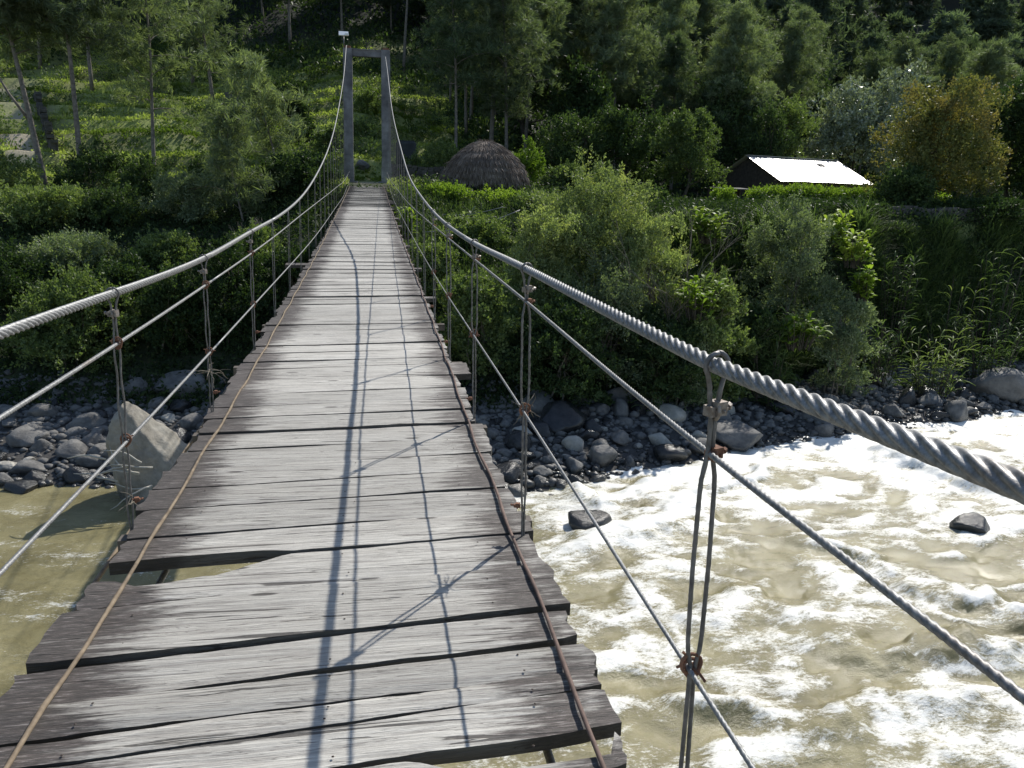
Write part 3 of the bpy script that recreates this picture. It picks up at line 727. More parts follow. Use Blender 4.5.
def broadleaf(seed, H=7., Rw=3.5, crown0=.25, nclu=260, per=34, leaf=.17, cl=.42, mat='dark', trunkr=.14, stems=1, open_=.0, bark='barkd', flat=.0, lobes=9, asp=.5, up=.3):
    """limbs reaching to leaf clusters that fill a lumpy volume"""
    rr = random.Random(seed); rs = np.random.default_rng(seed); mb = MB()
    # lumpy crown = union of lobes
    c0 = H*crown0; lob = []
    for i in range(lobes):
        a = i*2.4+rr.uniform(-.4, .4); t = (i+.5)/lobes; zz = c0+(H-c0)*((.18 if crown0 > .04 else .04)+(.66 if crown0 > .04 else .78)*t); rad = Rw*(.62*(1-.75*abs(t-.35)**1.3))*rr.uniform(.6, 1.05)
        lob.append((rad*math.cos(a)*.85, rad*math.sin(a)*.85, zz, Rw*rr.uniform(.32, .5)*(1-.3*t)))
    lob.append((0, 0, c0+(H-c0)*.5, Rw*.5))
    LB = np.array(lob)
    pk = rs.integers(0, len(lob), nclu*2); d = rs.normal(size=(nclu*2, 3)); d /= np.linalg.norm(d, axis=1, keepdims=True)
    d[:, 2] = np.abs(d[:, 2])*.9 - .35*(rs.random(nclu*2) < .45)
    rr_ = LB[pk, 3]*(rs.random(nclu*2)**.35); C = LB[pk, :3]+d*rr_[:, None]*np.array([1, 1, .85])
    C = C[(C[:, 2] > c0*.6) & (C[:, 2] < H*.97)]; C *= (1+.22*fbm(C[:, 0]/Rw*1.6, C[:, 1]/Rw*1.6, C[:, 2]/Rw*1.6, o=2, s=seed))[:, None]; C *= (1+.16*fbm(C[:, 0]*1.3, C[:, 1]*1.3, C[:, 2]*1.3, o=2, s=seed+3))[:, None]; C = C[C[:, 2] > .05]; 
    if open_ > 0: C = C[vnoise(C[:, 0]*1.1/Rw*3, C[:, 1]*1.1/Rw*3, C[:, 2]*1.1/Rw*3, seed) > -1+open_]
    C = C[:nclu]; n = len(C)
    cc = np.repeat(C, per, 0)
    out = C-np.array([0, 0, c0+(H-c0)*.25]); out /= np.linalg.norm(out, axis=1, keepdims=True)+1e-6
    ax = out*.8+rs.normal(size=C.shape)*.55; ax[:, 2] += .45; ax /= np.linalg.norm(ax, axis=1, keepdims=True)
    ln = np.repeat(cl*(rs.uniform(.9, 2.6, n)+1.8*(rs.random(n) < .12)), per); ax = np.repeat(ax, per, 0); s_ = rs.random(n*per)
    P = cc+ax*(ln*(s_-.35))[:, None]+rs.normal(size=(n*per, 3))*(cl*.42*(1.15-s_))[:, None]
    D = rs.normal(size=P.shape)*.65+ax*.8; D[:, 2] += up*.5; D /= np.linalg.norm(D, axis=1, keepdims=True)
    V = leaves(P, D, leaf, leaf*asp)
    for s in range(stems):
        base = Vector((rr.uniform(-.12, .12)*stems, rr.uniform(-.12, .12)*stems, 0)); top = Vector((rr.uniform(-.25, .25)*Rw, rr.uniform(-.25, .25)*Rw, H*.72))
        P0 = [base.lerp(top, q/6)+Vector((rr.uniform(-.08, .08), rr.uniform(-.08, .08), 0))*(q > 0) for q in range(7)]; P0[0].z = -.25
        mb.tube(P0, [trunkr*(1-.75*q/6) for q in range(7)], 7)
        for q in range(int(16/stems)+2):
            a = P0[rr.randint(2, 6)]; b = Vector(C[rr.randrange(n)]); m_ = a.lerp(b, .5)+Vector((0, 0, -.12*(b-a).length))
            mb.tube([a, a.lerp(m_, .5), m_, b], [trunkr*.42, trunkr*.33, trunkr*.22, trunkr*.07], 5, False)
    return mb.mesh('trunk', True), qmesh('crown', V), M[bark], M[mat]
FAR = [lambda s=s: casuarina(40+s, 17, (R.uniform(-.03, .03), 0), .28, 1.0, mat='casu_far', lf=(.85, .13, 9)) for s in range(4)]
PROTO = {}
def ground_hit(px, py, y0=40, y1=170):
    Y = y0
    while Y < y1:
        p = at(px, py, Y)
        if p.z <= hz(p.x, Y): return p
        Y += .5
    return p
def hz(x, y): return float(hgt(np.array([x]), np.array([y]))[0])
def plant(key, gen, name, loc, label, cat, group=None, scale=(1, 1, 1), rz=None):
    if isinstance(scale, (int, float)): scale = (scale,)*3
    if key not in PROTO:
        tm, cm, bm_, lm = gen(); o = empty(name, loc, label, cat, group)
        link('trunk' if cat == 'tree' else 'stem', tm, bm_, o); link('crown' if cat == 'tree' else 'foliage', cm, lm, o); PROTO[key] = o
    else:
        o = copy_tree(PROTO[key]); o.name = name; tag(o, label, cat)
        if group: o['group'] = group
        elif 'group' in o: del o['group']
        # keep the child names right for the kind of plant
        for ch in o.children: ch.name = {'trunk': 'trunk', 'stem': 'stem', 'crown': 'crown', 'foliage': 'foliage'}[ch.name.split('.')[0]]
    o.location = loc; o.scale = scale; o.rotation_euler.z = R.uniform(0, 6.28) if rz is None else rz
    return o
def hz(x, y): return float(hgt(np.array([x]), np.array([y]))[0])

CAS = [lambda s=s: casuarina(s, 15, (R.uniform(-.04, .04), R.uniform(-.03, .03)), .30+.08*(s % 3), .9+.15*(s % 2), mat='casu' if s % 3 else 'casu_d') for s in range(6)]
# ---- casuarinas one can tell apart: (px, Y, height, top-lean, label)
def cas_at(k, px, py, Y, H, label, group=None, rz=None, name='casuarina_tree', sc=1.0):
    p = at(px, py, Y); z = hz(p.x, p.y); s = H/15
    return plant('cas%d' % k, CAS[k], name, (p.x, p.y, z-.15), label, 'tree', group, (s*sc, s*sc, s), rz)
# leaning pale trunks at left are built one by one
def lean_tree(seed, base, top, Y, H, rad, label, start, dens=1.0, mat='casu', fork=None, wid=1.0):
    b = at(*base, Y); t = at(*top, Y); z = hz(b.x, Y); lx = (t.x-b.x)/(t.z-b.z)
    tm, cm, bk, lm = casuarina(seed, H, (lx, 0), start, dens, wid, mat, rad)
    o = empty('casuarina_tree', (b.x, Y, z-.1), label, 'tree'); link('trunk', tm, bk, o); link('crown', cm, lm, o)
    if fork:
        mb = MB(); q = Vector((lx*H*.3, 0, H*.3)); mb.tube([q, q+Vector((-.9, 0, 1.4)), q+Vector((-1.9, .1, 3.4)), q+Vector((-2.4, .1, 5.5))], [.09, .07, .05, .03], 6); link('limb', mb.mesh('limb', True), M['bark'], o)
    return o
lean_tree(21, (47, 182), (22, 75), 50, 15.5, .20, 'tall casuarina at far left with a pale leaning forked trunk', .52, 1.1, fork=True)
lean_tree(22, (84, 196), (70, 75), 50, 15.5, .19, 'tall casuarina with a slim pale trunk leaning left, second from the left edge', .55, 1.15)
lean_tree(23, (152, 150), (147, 70), 53, 14.5, .14, 'thin straight casuarina standing alone in front of the terraced garden', .36, .6, mat='casu_l')
lean_tree(24, (92, 88), (86, 20), 84, 15, .2, 'casuarina at the top edge of the garden behind the left trees', .25, .9)
lean_tree(25, (212, 86), (205, 30), 80, 12, .18, 'broad casuarina with a dark trunk at the upper right corner of the garden', .22, .8, wid=1.1)
lean_tree(26, (192, 70), (190, 20), 86, 14, .2, 'casuarina standing on the terrace line above the garden', .22, 1.0)
lean_tree(27, (42, 85), (40, 20), 90, 14, .2, 'casuarina beside the top of the stony garden path', .2, 1.0)
lean_tree(28, (282, 190), (262, 110), 46, 6.6, .07, 'young grey feathery casuarina left of the tower, bare twigs low down', .14, .62, wid=1.5, mat='casu_l')
lean_tree(29, (215, 185), (232, 105), 49, 8.2, .08, 'young feathery casuarina in front of the right end of the garden', .16, .5, wid=1.0, mat='casu_l')
lean_tree(30, (245, 235), (235, 180), 41, 5.6, .06, 'small wispy casuarina leaning over the dark bank left of the deck', .12, .55, wid=1.6, mat='casu_l')
lean_tree(31, (508, 150), (505, 30), 62, 17, .16, 'tall straight casuarina with pale trunk directly behind the thatched hut', .30, .95)
lean_tree(32, (456, 155), (455, 60), 60, 15, .14, 'slim casuarina rising between the right tower post and the hut', .45, .8, mat='casu_d')
lean_tree(33, (735, 160), (738, 60), 66, 15.5, .16, 'tall casuarina with a bare lower trunk behind the left end of the metal roof', .32, 1.1)
# ---- forest
pts = []
def ok(x, y, dmin): return all((x-a)**2+(y-b)**2 > dmin*dmin for a, b in pts)
def scat(n, y0, y1, dmin, cond):
    c = 0
    for _ in range(n*30):
        if c >= n: break
        y = R.uniform(y0, y1); x = R.uniform(-.52*y-6, .98*y+8)
        if cond(x, y) and ok(x, y, dmin) and not (y < 76 and .62 < (x-.22)/y < .78) and not (y < 78 and .50 < (x-.22)/y < .80) and not (y < 70 and .47 < (x-.22)/y < .60): pts.append((x, y)); c += 1
garden = lambda x, y: x < 7+.06*(y-60) and y < 97
scat(75, 62, 90, 4.6, lambda x, y: not garden(x, y) and y > np.interp(x, [5, 12, 30, 50, 80], [68, 62, 66, 64, 60]))
scat(60, 90, 116, 6.0, lambda x, y: not garden(x, y) and (x > 6 or R.random() < .55))
scat(60, 116, 150, 7.5, lambda x, y: True)
scat(60, 150, 200, 9, lambda x, y: True)
scat(50, 200, 290, 12, lambda x, y: x > .25*y)
FL = ['tall dark casuarina in the dense forest on the hill behind the clearing', 'tall grey-green casuarina in the dense forest on the hill']
for i, (x, y) in enumerate(pts):
    k = R.randrange(6)
    H = R.uniform(12, 18) if y < 116 else R.uniform(15, 21)
    if R.random() < .16:
        plant('forestbl', lambda: broadleaf(77, 9, 4.2, .2, 330, 34, .26, .6, 'dark', .2), 'broadleaf_tree', (x, y, hz(x, y)-.2), 'round dark broad-leaved tree among the casuarinas of the hill forest', 'tree', 'broad-leaved forest trees on the hill', R.uniform(.8, 1.3))
    elif y > 104:
        k = k % 4; s = H/17*R.uniform(.9, 1.15); plant('far%d' % k, FAR[k], 'casuarina_tree', (x, y, hz(x, y)-.2), 'distant casuarina high on the hill forest', 'tree', 'distant casuarinas high on the hill', (s*R.uniform(.8, 1.2), s*R.uniform(.8, 1.2), s))
    else:
        s = H/15; plant('cas%d' % k, CAS[k], 'casuarina_tree', (x, y, hz(x, y)-.2), FL[k % 2], 'tree', 'casuarinas of the hill forest', (s, s, s))
# ---- named broad-leaved trees
def tree_px(seed, px, ytop, wpx, Y, label, name='broadleaf_tree', mat='dark', nclu=420, per=36, leaf=.2, cl=.45, crown0=.15, ztop_extra=0, cat='tree', **k):
    p = at(px, ytop, Y); z = hz(p.x, Y); H = p.z-z; dep = (Vector((p.x, Y, z))-CAM).dot(FW); Rw = wpx*dep/F/2
    tm, cm, bk, lm = broadleaf(seed, H, Rw, crown0, nclu, per, leaf, cl, mat, **k)
    o = empty(name, (p.x, Y, z-.1), label, cat); link('trunk' if cat == 'tree' else 'stem', tm, bk, o); link('crown' if cat == 'tree' else 'foliage', cm, lm, o)
    return o
tree_px(41, 952, 80, 160, 42.5, 'big golden-brown leaved tree at the right on the terrace edge', mat='gold', nclu=950, per=34, leaf=.17, cl=.42, crown0=.05, lobes=16)
tree_px(51, 1105, 60, 170, 42, 'dark broad tree added just beyond the right edge to shade the terrace wall', mat='dark', nclu=700, leaf=.2, crown0=.03)  # out-of-frame tree added to throw shade on the terrace wall
tree_px(52, 905, 170, 90, 40.5, 'low dark tree on the terrace edge left of the golden tree', mat='dark', nclu=420, leaf=.16, cl=.32, crown0=.03)
tree_px(42, 1030, 70, 130, 45.5, 'dark blue-green tree at the right edge of the photo behind the golden tree', mat='dark', nclu=800, leaf=.19, crown0=.08)
tree_px(43, 866, 72, 150, 68, 'large tree with glossy silvery leaves behind the metal roofed house', mat='silver', nclu=900, per=30, leaf=.30, cl=.5, lobes=14)
tree_px(44, 690, 102, 100, 54, 'round leafy green tree left of the metal roofed house', mat='mid', nclu=620, leaf=.17, cl=.35, crown0=.12)
tree_px(45, 790, 92, 80, 66, 'mixed green and golden tree between the round tree and the silvery tree', mat='mid', nclu=420, leaf=.2, crown0=.2)
tree_px(46, 625, 100, 100, 58, 'dark shaded tree between the hut and the round leafy tree', mat='dark', nclu=520, leaf=.2)
tree_px(47, 575, 110, 90, 57, 'dark bushy tree just behind the hut on its right', mat='dark', nclu=420, leaf=.18)
tree_px(48, 286, 74, 84, 64, 'dense round dark tree on the slope left of the tower', mat='dark', nclu=520, leaf=.17, cl=.35, crown0=.05)
tree_px(49, 770, 110, 70, 62, 'shaded tree rising right behind the ridge of the metal roof', mat='dark', nclu=380, leaf=.2)

# ---- shrubs: (px, ytop, width px, Y, material, label)
SH = [
 (592, 163, 175, 31.5, 'olive', 'large pale olive feathery shrub right of the hut, tallest on the riverbank', 1500, .12),
 (540, 205, 110, 30, 'olive', 'olive shrub hanging over the bank left of the tallest one', 800, .12),
 (650, 190, 130, 29.5, 'olive', 'wispy olive shrub leaning right above the stony shore', 800, .12),
 (612, 255, 140, 28, 'grey', 'grey-green shrub low on the bank above the stones', 750, .11),
 (800, 178, 150, 31, 'grey', 'big grey-green feathery shrub in front of the metal roofed house', 1000, .12),
 (712, 262, 110, 27.8, 'mid', 'green shrub with mixed leaves low on the bank below the yellow plant', 700, .13),
 (852, 284, 74, 28.4, 'grey', 'small pale grey-green shrub in the dark reeds above the shore', 350, .12),
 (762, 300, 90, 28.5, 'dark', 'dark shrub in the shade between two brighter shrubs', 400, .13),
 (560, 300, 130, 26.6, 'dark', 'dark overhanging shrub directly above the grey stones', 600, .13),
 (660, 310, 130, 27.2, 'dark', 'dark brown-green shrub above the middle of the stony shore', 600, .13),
 (478, 258, 110, 28, 'mid', 'leafy green shrub seen through the right hangers', 650, .13),
 (430, 235, 80, 32, 'mid', 'green shrub touching the right edge of the deck', 450, .12),
 (475, 215, 90, 37, 'mid', 'low green shrub below the slack guy wires', 420, .12),
 (440, 192, 75, 43, 'bright', 'sunlit low shrub between the right tower post and the hut', 380, .12),
 (500, 192, 90, 43, 'bright', 'bright green hedge-like shrub in front of the thatched hut', 420, .12),
 (548, 195, 70, 40, 'mid', 'sunlit round shrub at the right foot of the hut', 350, .12),
 (564, 160, 62, 48, 'mid', 'leafy shrub against the right side of the hut', 350, .13),
 (528, 142, 44, 52, 'bright', 'yellow-green shrub peeping up behind the right shoulder of the hut', 260, .14),
 (724, 186, 32, 45, 'bright', 'small clipped ball-shaped shrub left of the hedge', 220, .10),
 (412, 150, 30, 52, 'mid', 'small green shrub in front of the boxy tank', 200, .12),
 (445, 145, 60, 54, 'mid', 'green shrub behind the dry-stone wall', 300, .14),
 (480, 140, 60, 57, 'dark', 'dark shrub behind the top of the hut', 300, .14),
 (300, 152, 96, 43.5, 'dark', 'broad dark shrub against the foot of the left tower post', 700, .12),
 (265, 112, 50, 56, 'yellow', 'yellow-green shrub on the slope left of the tower', 260, .14),
 (330, 120, 50, 60, 'mid', 'green shrub on the slope just left of the left post', 260, .15),
 (232, 160, 70, 47, 'grey', 'grey-green shrub under the young feathery trees', 350, .12),
 (185, 170, 90, 42, 'grey', 'silvery-leaved shrub below the garden, over the dark bank', 520, .12),
 (165, 232, 80, 37, 'mid', 'sunlit shrub halfway down the left bank', 420, .12),
 (110, 190, 90, 42, 'dark', 'dark green shrub below the slim pale trunk', 450, .13),
 (40, 185, 130, 42, 'mid', 'leafy shrub below the leaning forked trunk at far left', 650, .13),
 (-20, 150, 120, 46, 'mid', 'sunlit shrub at the left edge beside the garden path', 400, .14),
 (70, 232, 130, 37, 'grey', 'dusky grey-green shrub in the middle of the left bank', 600, .12),
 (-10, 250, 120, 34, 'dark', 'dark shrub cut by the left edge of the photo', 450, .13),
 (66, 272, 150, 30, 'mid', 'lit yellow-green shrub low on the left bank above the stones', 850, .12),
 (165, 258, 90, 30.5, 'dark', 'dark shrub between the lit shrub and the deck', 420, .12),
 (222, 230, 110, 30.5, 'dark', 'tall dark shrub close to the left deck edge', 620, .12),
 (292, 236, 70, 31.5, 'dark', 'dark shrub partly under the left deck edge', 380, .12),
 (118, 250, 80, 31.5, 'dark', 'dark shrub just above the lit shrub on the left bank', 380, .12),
 (255, 225, 70, 36, 'mid', 'shrub showing green leaves through the left hangers', 380, .12),
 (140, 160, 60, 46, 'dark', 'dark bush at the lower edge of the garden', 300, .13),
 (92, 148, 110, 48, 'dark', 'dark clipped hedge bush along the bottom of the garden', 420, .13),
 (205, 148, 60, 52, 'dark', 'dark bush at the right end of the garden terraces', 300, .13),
 (360, 118, 40, 66, 'mid', 'green bush seen between the two tower posts', 200, .16),
 (368, 92, 50, 74, 'mid', 'bush on the slope high between the two tower posts', 220, .17),
 (985, 200, 120, 38.5, 'dark', 'dark thicket on the terrace edge below the golden tree', 500, .14),
 (850, 203, 90, 37.5, 'dark', 'dark clipped thicket under the right end of the hedge', 420, .13),
 (652, 190, 60, 43, 'dark', 'dark shrub in the shade of the round leafy tree', 320, .13),
 (600, 168, 70, 47, 'dark', 'dark shrub behind the crown of the tall olive shrub', 350, .13),
 (690, 330, 90, 27.0, 'grey', 'small pale shrub just above the stones right of the spit', 300, .11),
]
for i, (px, yt, wp, Y, mt, lab, nc, lf) in enumerate(SH):
    p = at(px, yt, Y); z = hz(p.x, Y); H = max((p.z-z)*1.04, .5); dep = (Vector((p.x, Y, p.z))-CAM).dot(FW); Rw = wp*dep/F/2
    dn = max(.6, min(1.6, nc/500))
    tm, cm, bk, lm = broadleaf(500+i, H, Rw*1.08, .02, int(nc*1.15), 32, lf, .17+.03*Rw, mt, trunkr=.045, stems=4, lobes=12, asp=.42 if mt in ('olive', 'grey') else .55, bark='twig', open_=.25)
    o = empty('shrub', (p.x, Y, z-.15), lab, 'shrub', 'shrubs on the riverbank and clearing')
    link('stem', tm, bk, o); link('foliage', cm, lm, o)
# twiggy bare shrubs
def bare(px, yt, wp, Y, lab, seed):
    p = at(px, yt, Y); z = hz(p.x, Y); H = p.z-z; rr = random.Random(seed); mb = MB(); dep = (p-CAM).dot(FW); W = wp*dep/F/2
    def grow(a, d, L, r, lev):
        P = [a]
        for q in range(4): d = (d+Vector((rr.uniform(-.25, .25), rr.uniform(-.25, .25), rr.uniform(-.15, .2)))).normalized(); P.append(P[-1]+d*L/4)
        mb.tube(P, [r, r*.85, r*.7, r*.6, r*.45], 5, False)
        if lev:
            for q in range(4): s = P[rr.randint(1, 4)]; grow(s, (d+Vector((rr.uniform(-.9, .9), rr.uniform(-.9, .9), rr.uniform(-.3, .6)))).normalized(), L*.62, r*.5, lev-1)
    for q in range(6): grow(Vector((0, 0, 0)), Vector((rr.uniform(-1, 1)*W/H*1.4, rr.uniform(-.6, .3), 1)).normalized(), H*.5, .05, 3)
    o = empty('bare_shrub', (p.x, Y, z), lab, 'shrub'); link('branches', mb.mesh('branches', True), M['twig'], o); return o
bare(678, 205, 70, 28.6, 'leafless grey twiggy shrub right of the tall olive shrub', 1)
bare(250, 215, 60, 38, 'leafless pale twiggy shrub left of the far deck', 2)
bare(268, 175, 40, 43.5, 'leafless forked shrub under the young feathery tree', 3)

# big-leaved plants
def bigleaf(n, H, W, L, wd, seed, mat):
    rr = random.Random(seed); mb = MB(); st = MB()
    for i in range(n):
        a = rr.uniform(0, 6.28); r = W*math.sqrt(rr.random()); b = Vector((math.cos(a)*r*.5, math.sin(a)*r*.5, 0)); t = Vector((math.cos(a)*r, math.sin(a)*r, H*rr.uniform(.0, .92)))
        st.tube([b-Vector((0, 0, .25)), b.lerp(t, .5)+Vector((0, 0, .1)), t], [.02, .014, .008], 5, False)
        for q in range(7):
            a2 = rr.uniform(0, 6.28); o = b.lerp(t, rr.uniform(.4, 1)); d = Vector((math.cos(a2), math.sin(a2), rr.uniform(.3, 2.2))).normalized(); LL = L*rr.uniform(.7, 1.25); s = d.cross(Vector((0, 0, 1))).normalized(); P = []
            for k in range(6):
                u = k/5; c = o+d*LL*u+Vector((0, 0, -.45*LL*u*u)); wv = wd*math.sin(PI*(.08+.88*u))**.8; P.append((c-s*wv/2, c+Vector((0, 0, -.02)), c+s*wv/2))
            vs = [v for tr in P for v in tr]; fs = []
            for k in range(5):
                for e in (0, 1): fs.append((k*3+e, k*3+e+1, k*3+e+4, k*3+e+3))
            mb.add(vs, fs)
    return st, mb
BL = [(712, 202, 40, 32, 'yellow', 'clump of bright yellow-green broad leaves above the middle bank'),
      (838, 206, 30, 32, 'yellow', 'yellow-leaved plant at the top right of the big grey-green shrub'),
      (858, 226, 34, 30.5, 'yellow', 'lower yellow-leaved plant beside the dark reedy bank'),
      (702, 272, 50, 27, 'bright', 'bright green broad-leaved plant crowning the low bank shrub'),
      (802, 305, 48, 27.6, 'bright', 'broad-leaved green plant standing by itself above the shore'),
      (463, 208, 26, 38, 'grey', 'pale large-leaved plant under the slack wires'),
      (480, 220, 34, 37, 'bright', 'low broad-leaved plant right of the pale one'),
      (405, 205, 20, 36, 'bright', 'small broad-leaved plant touching the far right deck edge'),
      (866, 262, 20, 29, 'bright', 'single leafy shoot in the reeds below the yellow plants')]
for i, (px, yt, wp, Y, mt, lab) in enumerate(BL):
    p = at(px, yt, Y); z = hz(p.x, Y); H = min(p.z-z, 2.8); dep = (p-CAM).dot(FW); W = wp*dep/F/2; H = min(H, 1.5); st, mb = bigleaf(34, H, W, .5, .16, 800+i, mt)
    o = empty('broadleaf_plant', (p.x, Y, p.z-H), lab, 'plant', 'broad-leaved plants on the bank'); link('stem', st.mesh('stem', True), M['barkd'], o); link('foliage', mb.mesh('foliage', True), M[mt], o)

CC = [(905, 238, 50, 33, 'tall drooping cane clump high on the dark right bank'), (960, 262, 56, 32, 'arching cane clump in the middle of the dark right bank'), (1008, 240, 46, 33, 'cane clump below the terrace at the right edge'),
      (890, 300, 50, 29.5, 'cane clump just right of the small pale grey-green shrub'), (940, 318, 60, 29, 'wide cane clump above the stones of the right shore'), (1000, 310, 60, 30, 'lowest cane clump at the right edge above the largest pale boulder'), (775, 320, 44, 27.4, 'cane clump hanging over the stones left of the broad-leaved plant'), (645, 345, 60, 27, 'dark cane clump hanging over the stones below the olive shrubs')]
for i, (px, yt, wp, Y, lab) in enumerate(CC):
    p = at(px, yt, Y); z = hz(p.x, Y); dep = (p-CAM).dot(FW); W = wp*dep/F/2; H = max(p.z-z, 1.0); st, mb = bigleaf(46, H, W, .8, .055, 860+i, 'reed')
    o = empty('cane_clump', (p.x, Y, z-.1), lab, 'plant', 'cane clumps on the right bank'); link('stem', st.mesh('stem', True), M['barkd'], o); link('foliage', mb.mesh('foliage', True), M['mid'] if i % 3 == 1 else M['reed'], o)

# hedge along the terrace
A = at(752, 186, 47.5); B_ = at(945, 206, 45); A.z = hz(A.x, A.y); B_.z = hz(B_.x, B_.y); L_ = (B_-A).length; n = 1500
tt = NR.random(n)*L_; side = NR.uniform(-1, 1, n); hh = 1.35*(NR.random(n)**.45)*(1+.12*vnoise(tt*.6, tt*0)); 
dirv = np.array(tuple((B_-A).normalized())); nv = np.array([-dirv[1], dirv[0], 0])
C = np.array(tuple(A))+dirv*tt[:, None]+nv*(side*.8*np.sqrt(np.clip(1-(hh/1.6)**2, .2, 1)))[:, None]; C[:, 2] += hh
P = np.repeat(C, 34, 0)+NR.normal(size=(n*34, 3))*.17; D = rdirs(len(P), .8)
hd = empty('hedge', A, 'long trimmed green hedge in front of the metal roofed house', 'hedge')
hd['_w'] = tuple(A); link('foliage', qmesh('foliage', leaves(P-np.array(tuple(A)), D, .14, .07)), M['bright'], hd)
mb = MB()
for k in range(18): q = (B_-A)*(k/17); mb.tube([q, q+Vector((.1, 0, .9))], .04, 5)
link('stem', mb.mesh('stem'), M['barkd'], hd)

# ---- ground cover: stuff
def clump_cover(name, n, area, per, leaf, spread, mat, cond, label, cat, up=.6, asp=.5, lift=.0, tall=0):
    (x0, x1, y0, y1) = area; X = NR.uniform(x0, x1, n); Y = NR.uniform(y0, y1, n); m = cond(X, Y); X, Y = X[m], Y[m]; Z = hgt(X, Y); C = np.stack([X, Y, Z+lift], -1)
    k = len(C); sz = np.repeat(NR.uniform(.5, 1.4, k), per)[:, None]
    P = np.repeat(C, per, 0)+np.abs(NR.normal(size=(k*per, 3)))*np.array([0, 0, tall])+NR.normal(size=(k*per, 3))*spread*sz*np.array([1, 1, .35]); D = rdirs(len(P), up)
    o = link(name, qmesh(name, leaves(P, D, leaf, leaf*asp)), M[mat]); return tag(o, label, cat, kind='stuff')
ub = lambda X, Y: (Y-shore(X))
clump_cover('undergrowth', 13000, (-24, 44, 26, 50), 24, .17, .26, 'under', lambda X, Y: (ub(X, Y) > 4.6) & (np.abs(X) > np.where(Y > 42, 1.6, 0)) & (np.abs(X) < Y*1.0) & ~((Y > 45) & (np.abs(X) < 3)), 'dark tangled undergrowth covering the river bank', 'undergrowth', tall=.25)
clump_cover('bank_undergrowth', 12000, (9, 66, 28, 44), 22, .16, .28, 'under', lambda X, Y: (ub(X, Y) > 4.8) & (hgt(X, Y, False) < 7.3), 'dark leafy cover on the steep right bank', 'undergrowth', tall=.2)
clump_cover('terrace_weeds', 5200, (-10, 30, 40, 62), 22, .15, .24, 'mid', lambda X, Y: (np.abs(X-.1) > 1.6) & (hgt(X, Y) > 6.5) & (X < 12) & (vnoise(X*.5, Y*.5, s=60) > -.25), 'leafy green weeds on the clearing around the tower and hut', 'weeds', tall=.12)
clump_cover('garden_crops', 26000, (-52, 12, 50, 100), 11, .24, .2, 'grass', lambda X, Y: (vnoise(X*.25, Y*.4, s=66) > -.8) & (np.abs(X-np.interp(Y, pth[:, 1], pth[:, 0])) > .9) & ((np.abs(X-.1) > 1.3) | (Y > 53)), 'yellow-green crops and grass on the terraced slope', 'crops', tall=.05)
clump_cover('slope_bushes', 2600, (-52, 14, 52, 104), 60, .24, .42, 'dark', lambda X, Y: (np.abs(((Y-np.interp(X, [-60, -20, 0, 10], [50, 50, 53, 60]))/5.0) % 1-.80) < .09) & (vnoise(X*.15, Y*.3, s=71) > -.15), 'dark scrubby bushes along the garden terrace edges', 'bushes', tall=.35)
clump_cover('slope_scrub', 420, (-30, 14, 56, 100), 110, .26, .6, 'mid', lambda X, Y: (vnoise(X*.14, Y*.14, s=73) > .15), 'green scrub in patches over the slope', 'scrub', tall=.5)
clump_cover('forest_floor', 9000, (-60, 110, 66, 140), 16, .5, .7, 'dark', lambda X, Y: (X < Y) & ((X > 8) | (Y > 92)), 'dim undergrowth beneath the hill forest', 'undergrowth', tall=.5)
def blades(name, X, Y, H, wd, bend, mat, label, cat, per=7, seg=3):
    Z = hgt(X, Y); k = len(X); out = []
    C = np.repeat(np.stack([X, Y, Z], -1), per, 0); n = len(C); C[:, :2] += NR.normal(size=(n, 2))*.09
    az = NR.uniform(0, 2*PI, n); hh = np.repeat(H, per)*NR.uniform(.5, 1.15, n); bb = bend*NR.uniform(.4, 1.3, n); s = np.stack([-np.sin(az), np.cos(az), 0*az], -1); o = np.stack([np.cos(az), np.sin(az), 0*az], -1)
    def pt(t): return C+o*(hh*bb*t**2)[:, None]+np.stack([0*hh, 0*hh, hh*(t-.45*bb*t**2.5)], -1)
    for i in range(seg):
        a, b = i/seg, (i+1)/seg; wa, wb = wd*(1-a)**.6, wd*max(.05, (1-b))**.6; p, q = pt(a), pt(b)
        out.append(np.stack([p-s*wa/2, p+s*wa/2, q+s*wb/2, q-s*wb/2], 1))
    V = np.concatenate(out, 0).reshape(-1, 3); g = link(name, qmesh(name, V), M[mat]); return tag(g, label, cat, kind='stuff')
X = NR.uniform(11, 40, 30000); Y = NR.uniform(27, 40, 30000); m = (ub(X, Y) > 4.8) & (Y < np.interp(X, [8, 14, 22, 30, 60], [41, 34.4, 35.4, 36.4, 44])) & (fbm(X*.55, Y*.8, s=80) > -.12); X, Y = X[m], Y[m]
blades('cane_grass', X, Y, (NR.uniform(.7, 1.5, len(X))+.7*sstep(33, 29.5, Y))*(1+.7*vnoise(X*.8, Y*.8, s=83)), .055, .85, 'reed', 'tall drooping cane grass covering the dark right bank', 'grass')
X = NR.uniform(-3.5, 4.5, 2600); Y = NR.uniform(40, 50, 2600); m = (np.abs(X-.05) > 1.15); X, Y = X[m], Y[m]
blades('path_grass', X, Y, NR.uniform(.15, .5, len(X)), .025, .6, 'grass', 'sunlit grass beside the end of the bridge', 'grass', 8)
X = NR.uniform(1.5, 9, 2600); Y = NR.uniform(28, 42, 2600); m = ub(X, Y) > 5.5; X, Y = X[m], Y[m]
blades('bank_grass', X, Y, NR.uniform(.4, 1.1, len(X)), .03, .6, 'reed', 'long grass on the bank right of the deck', 'grass', 8)

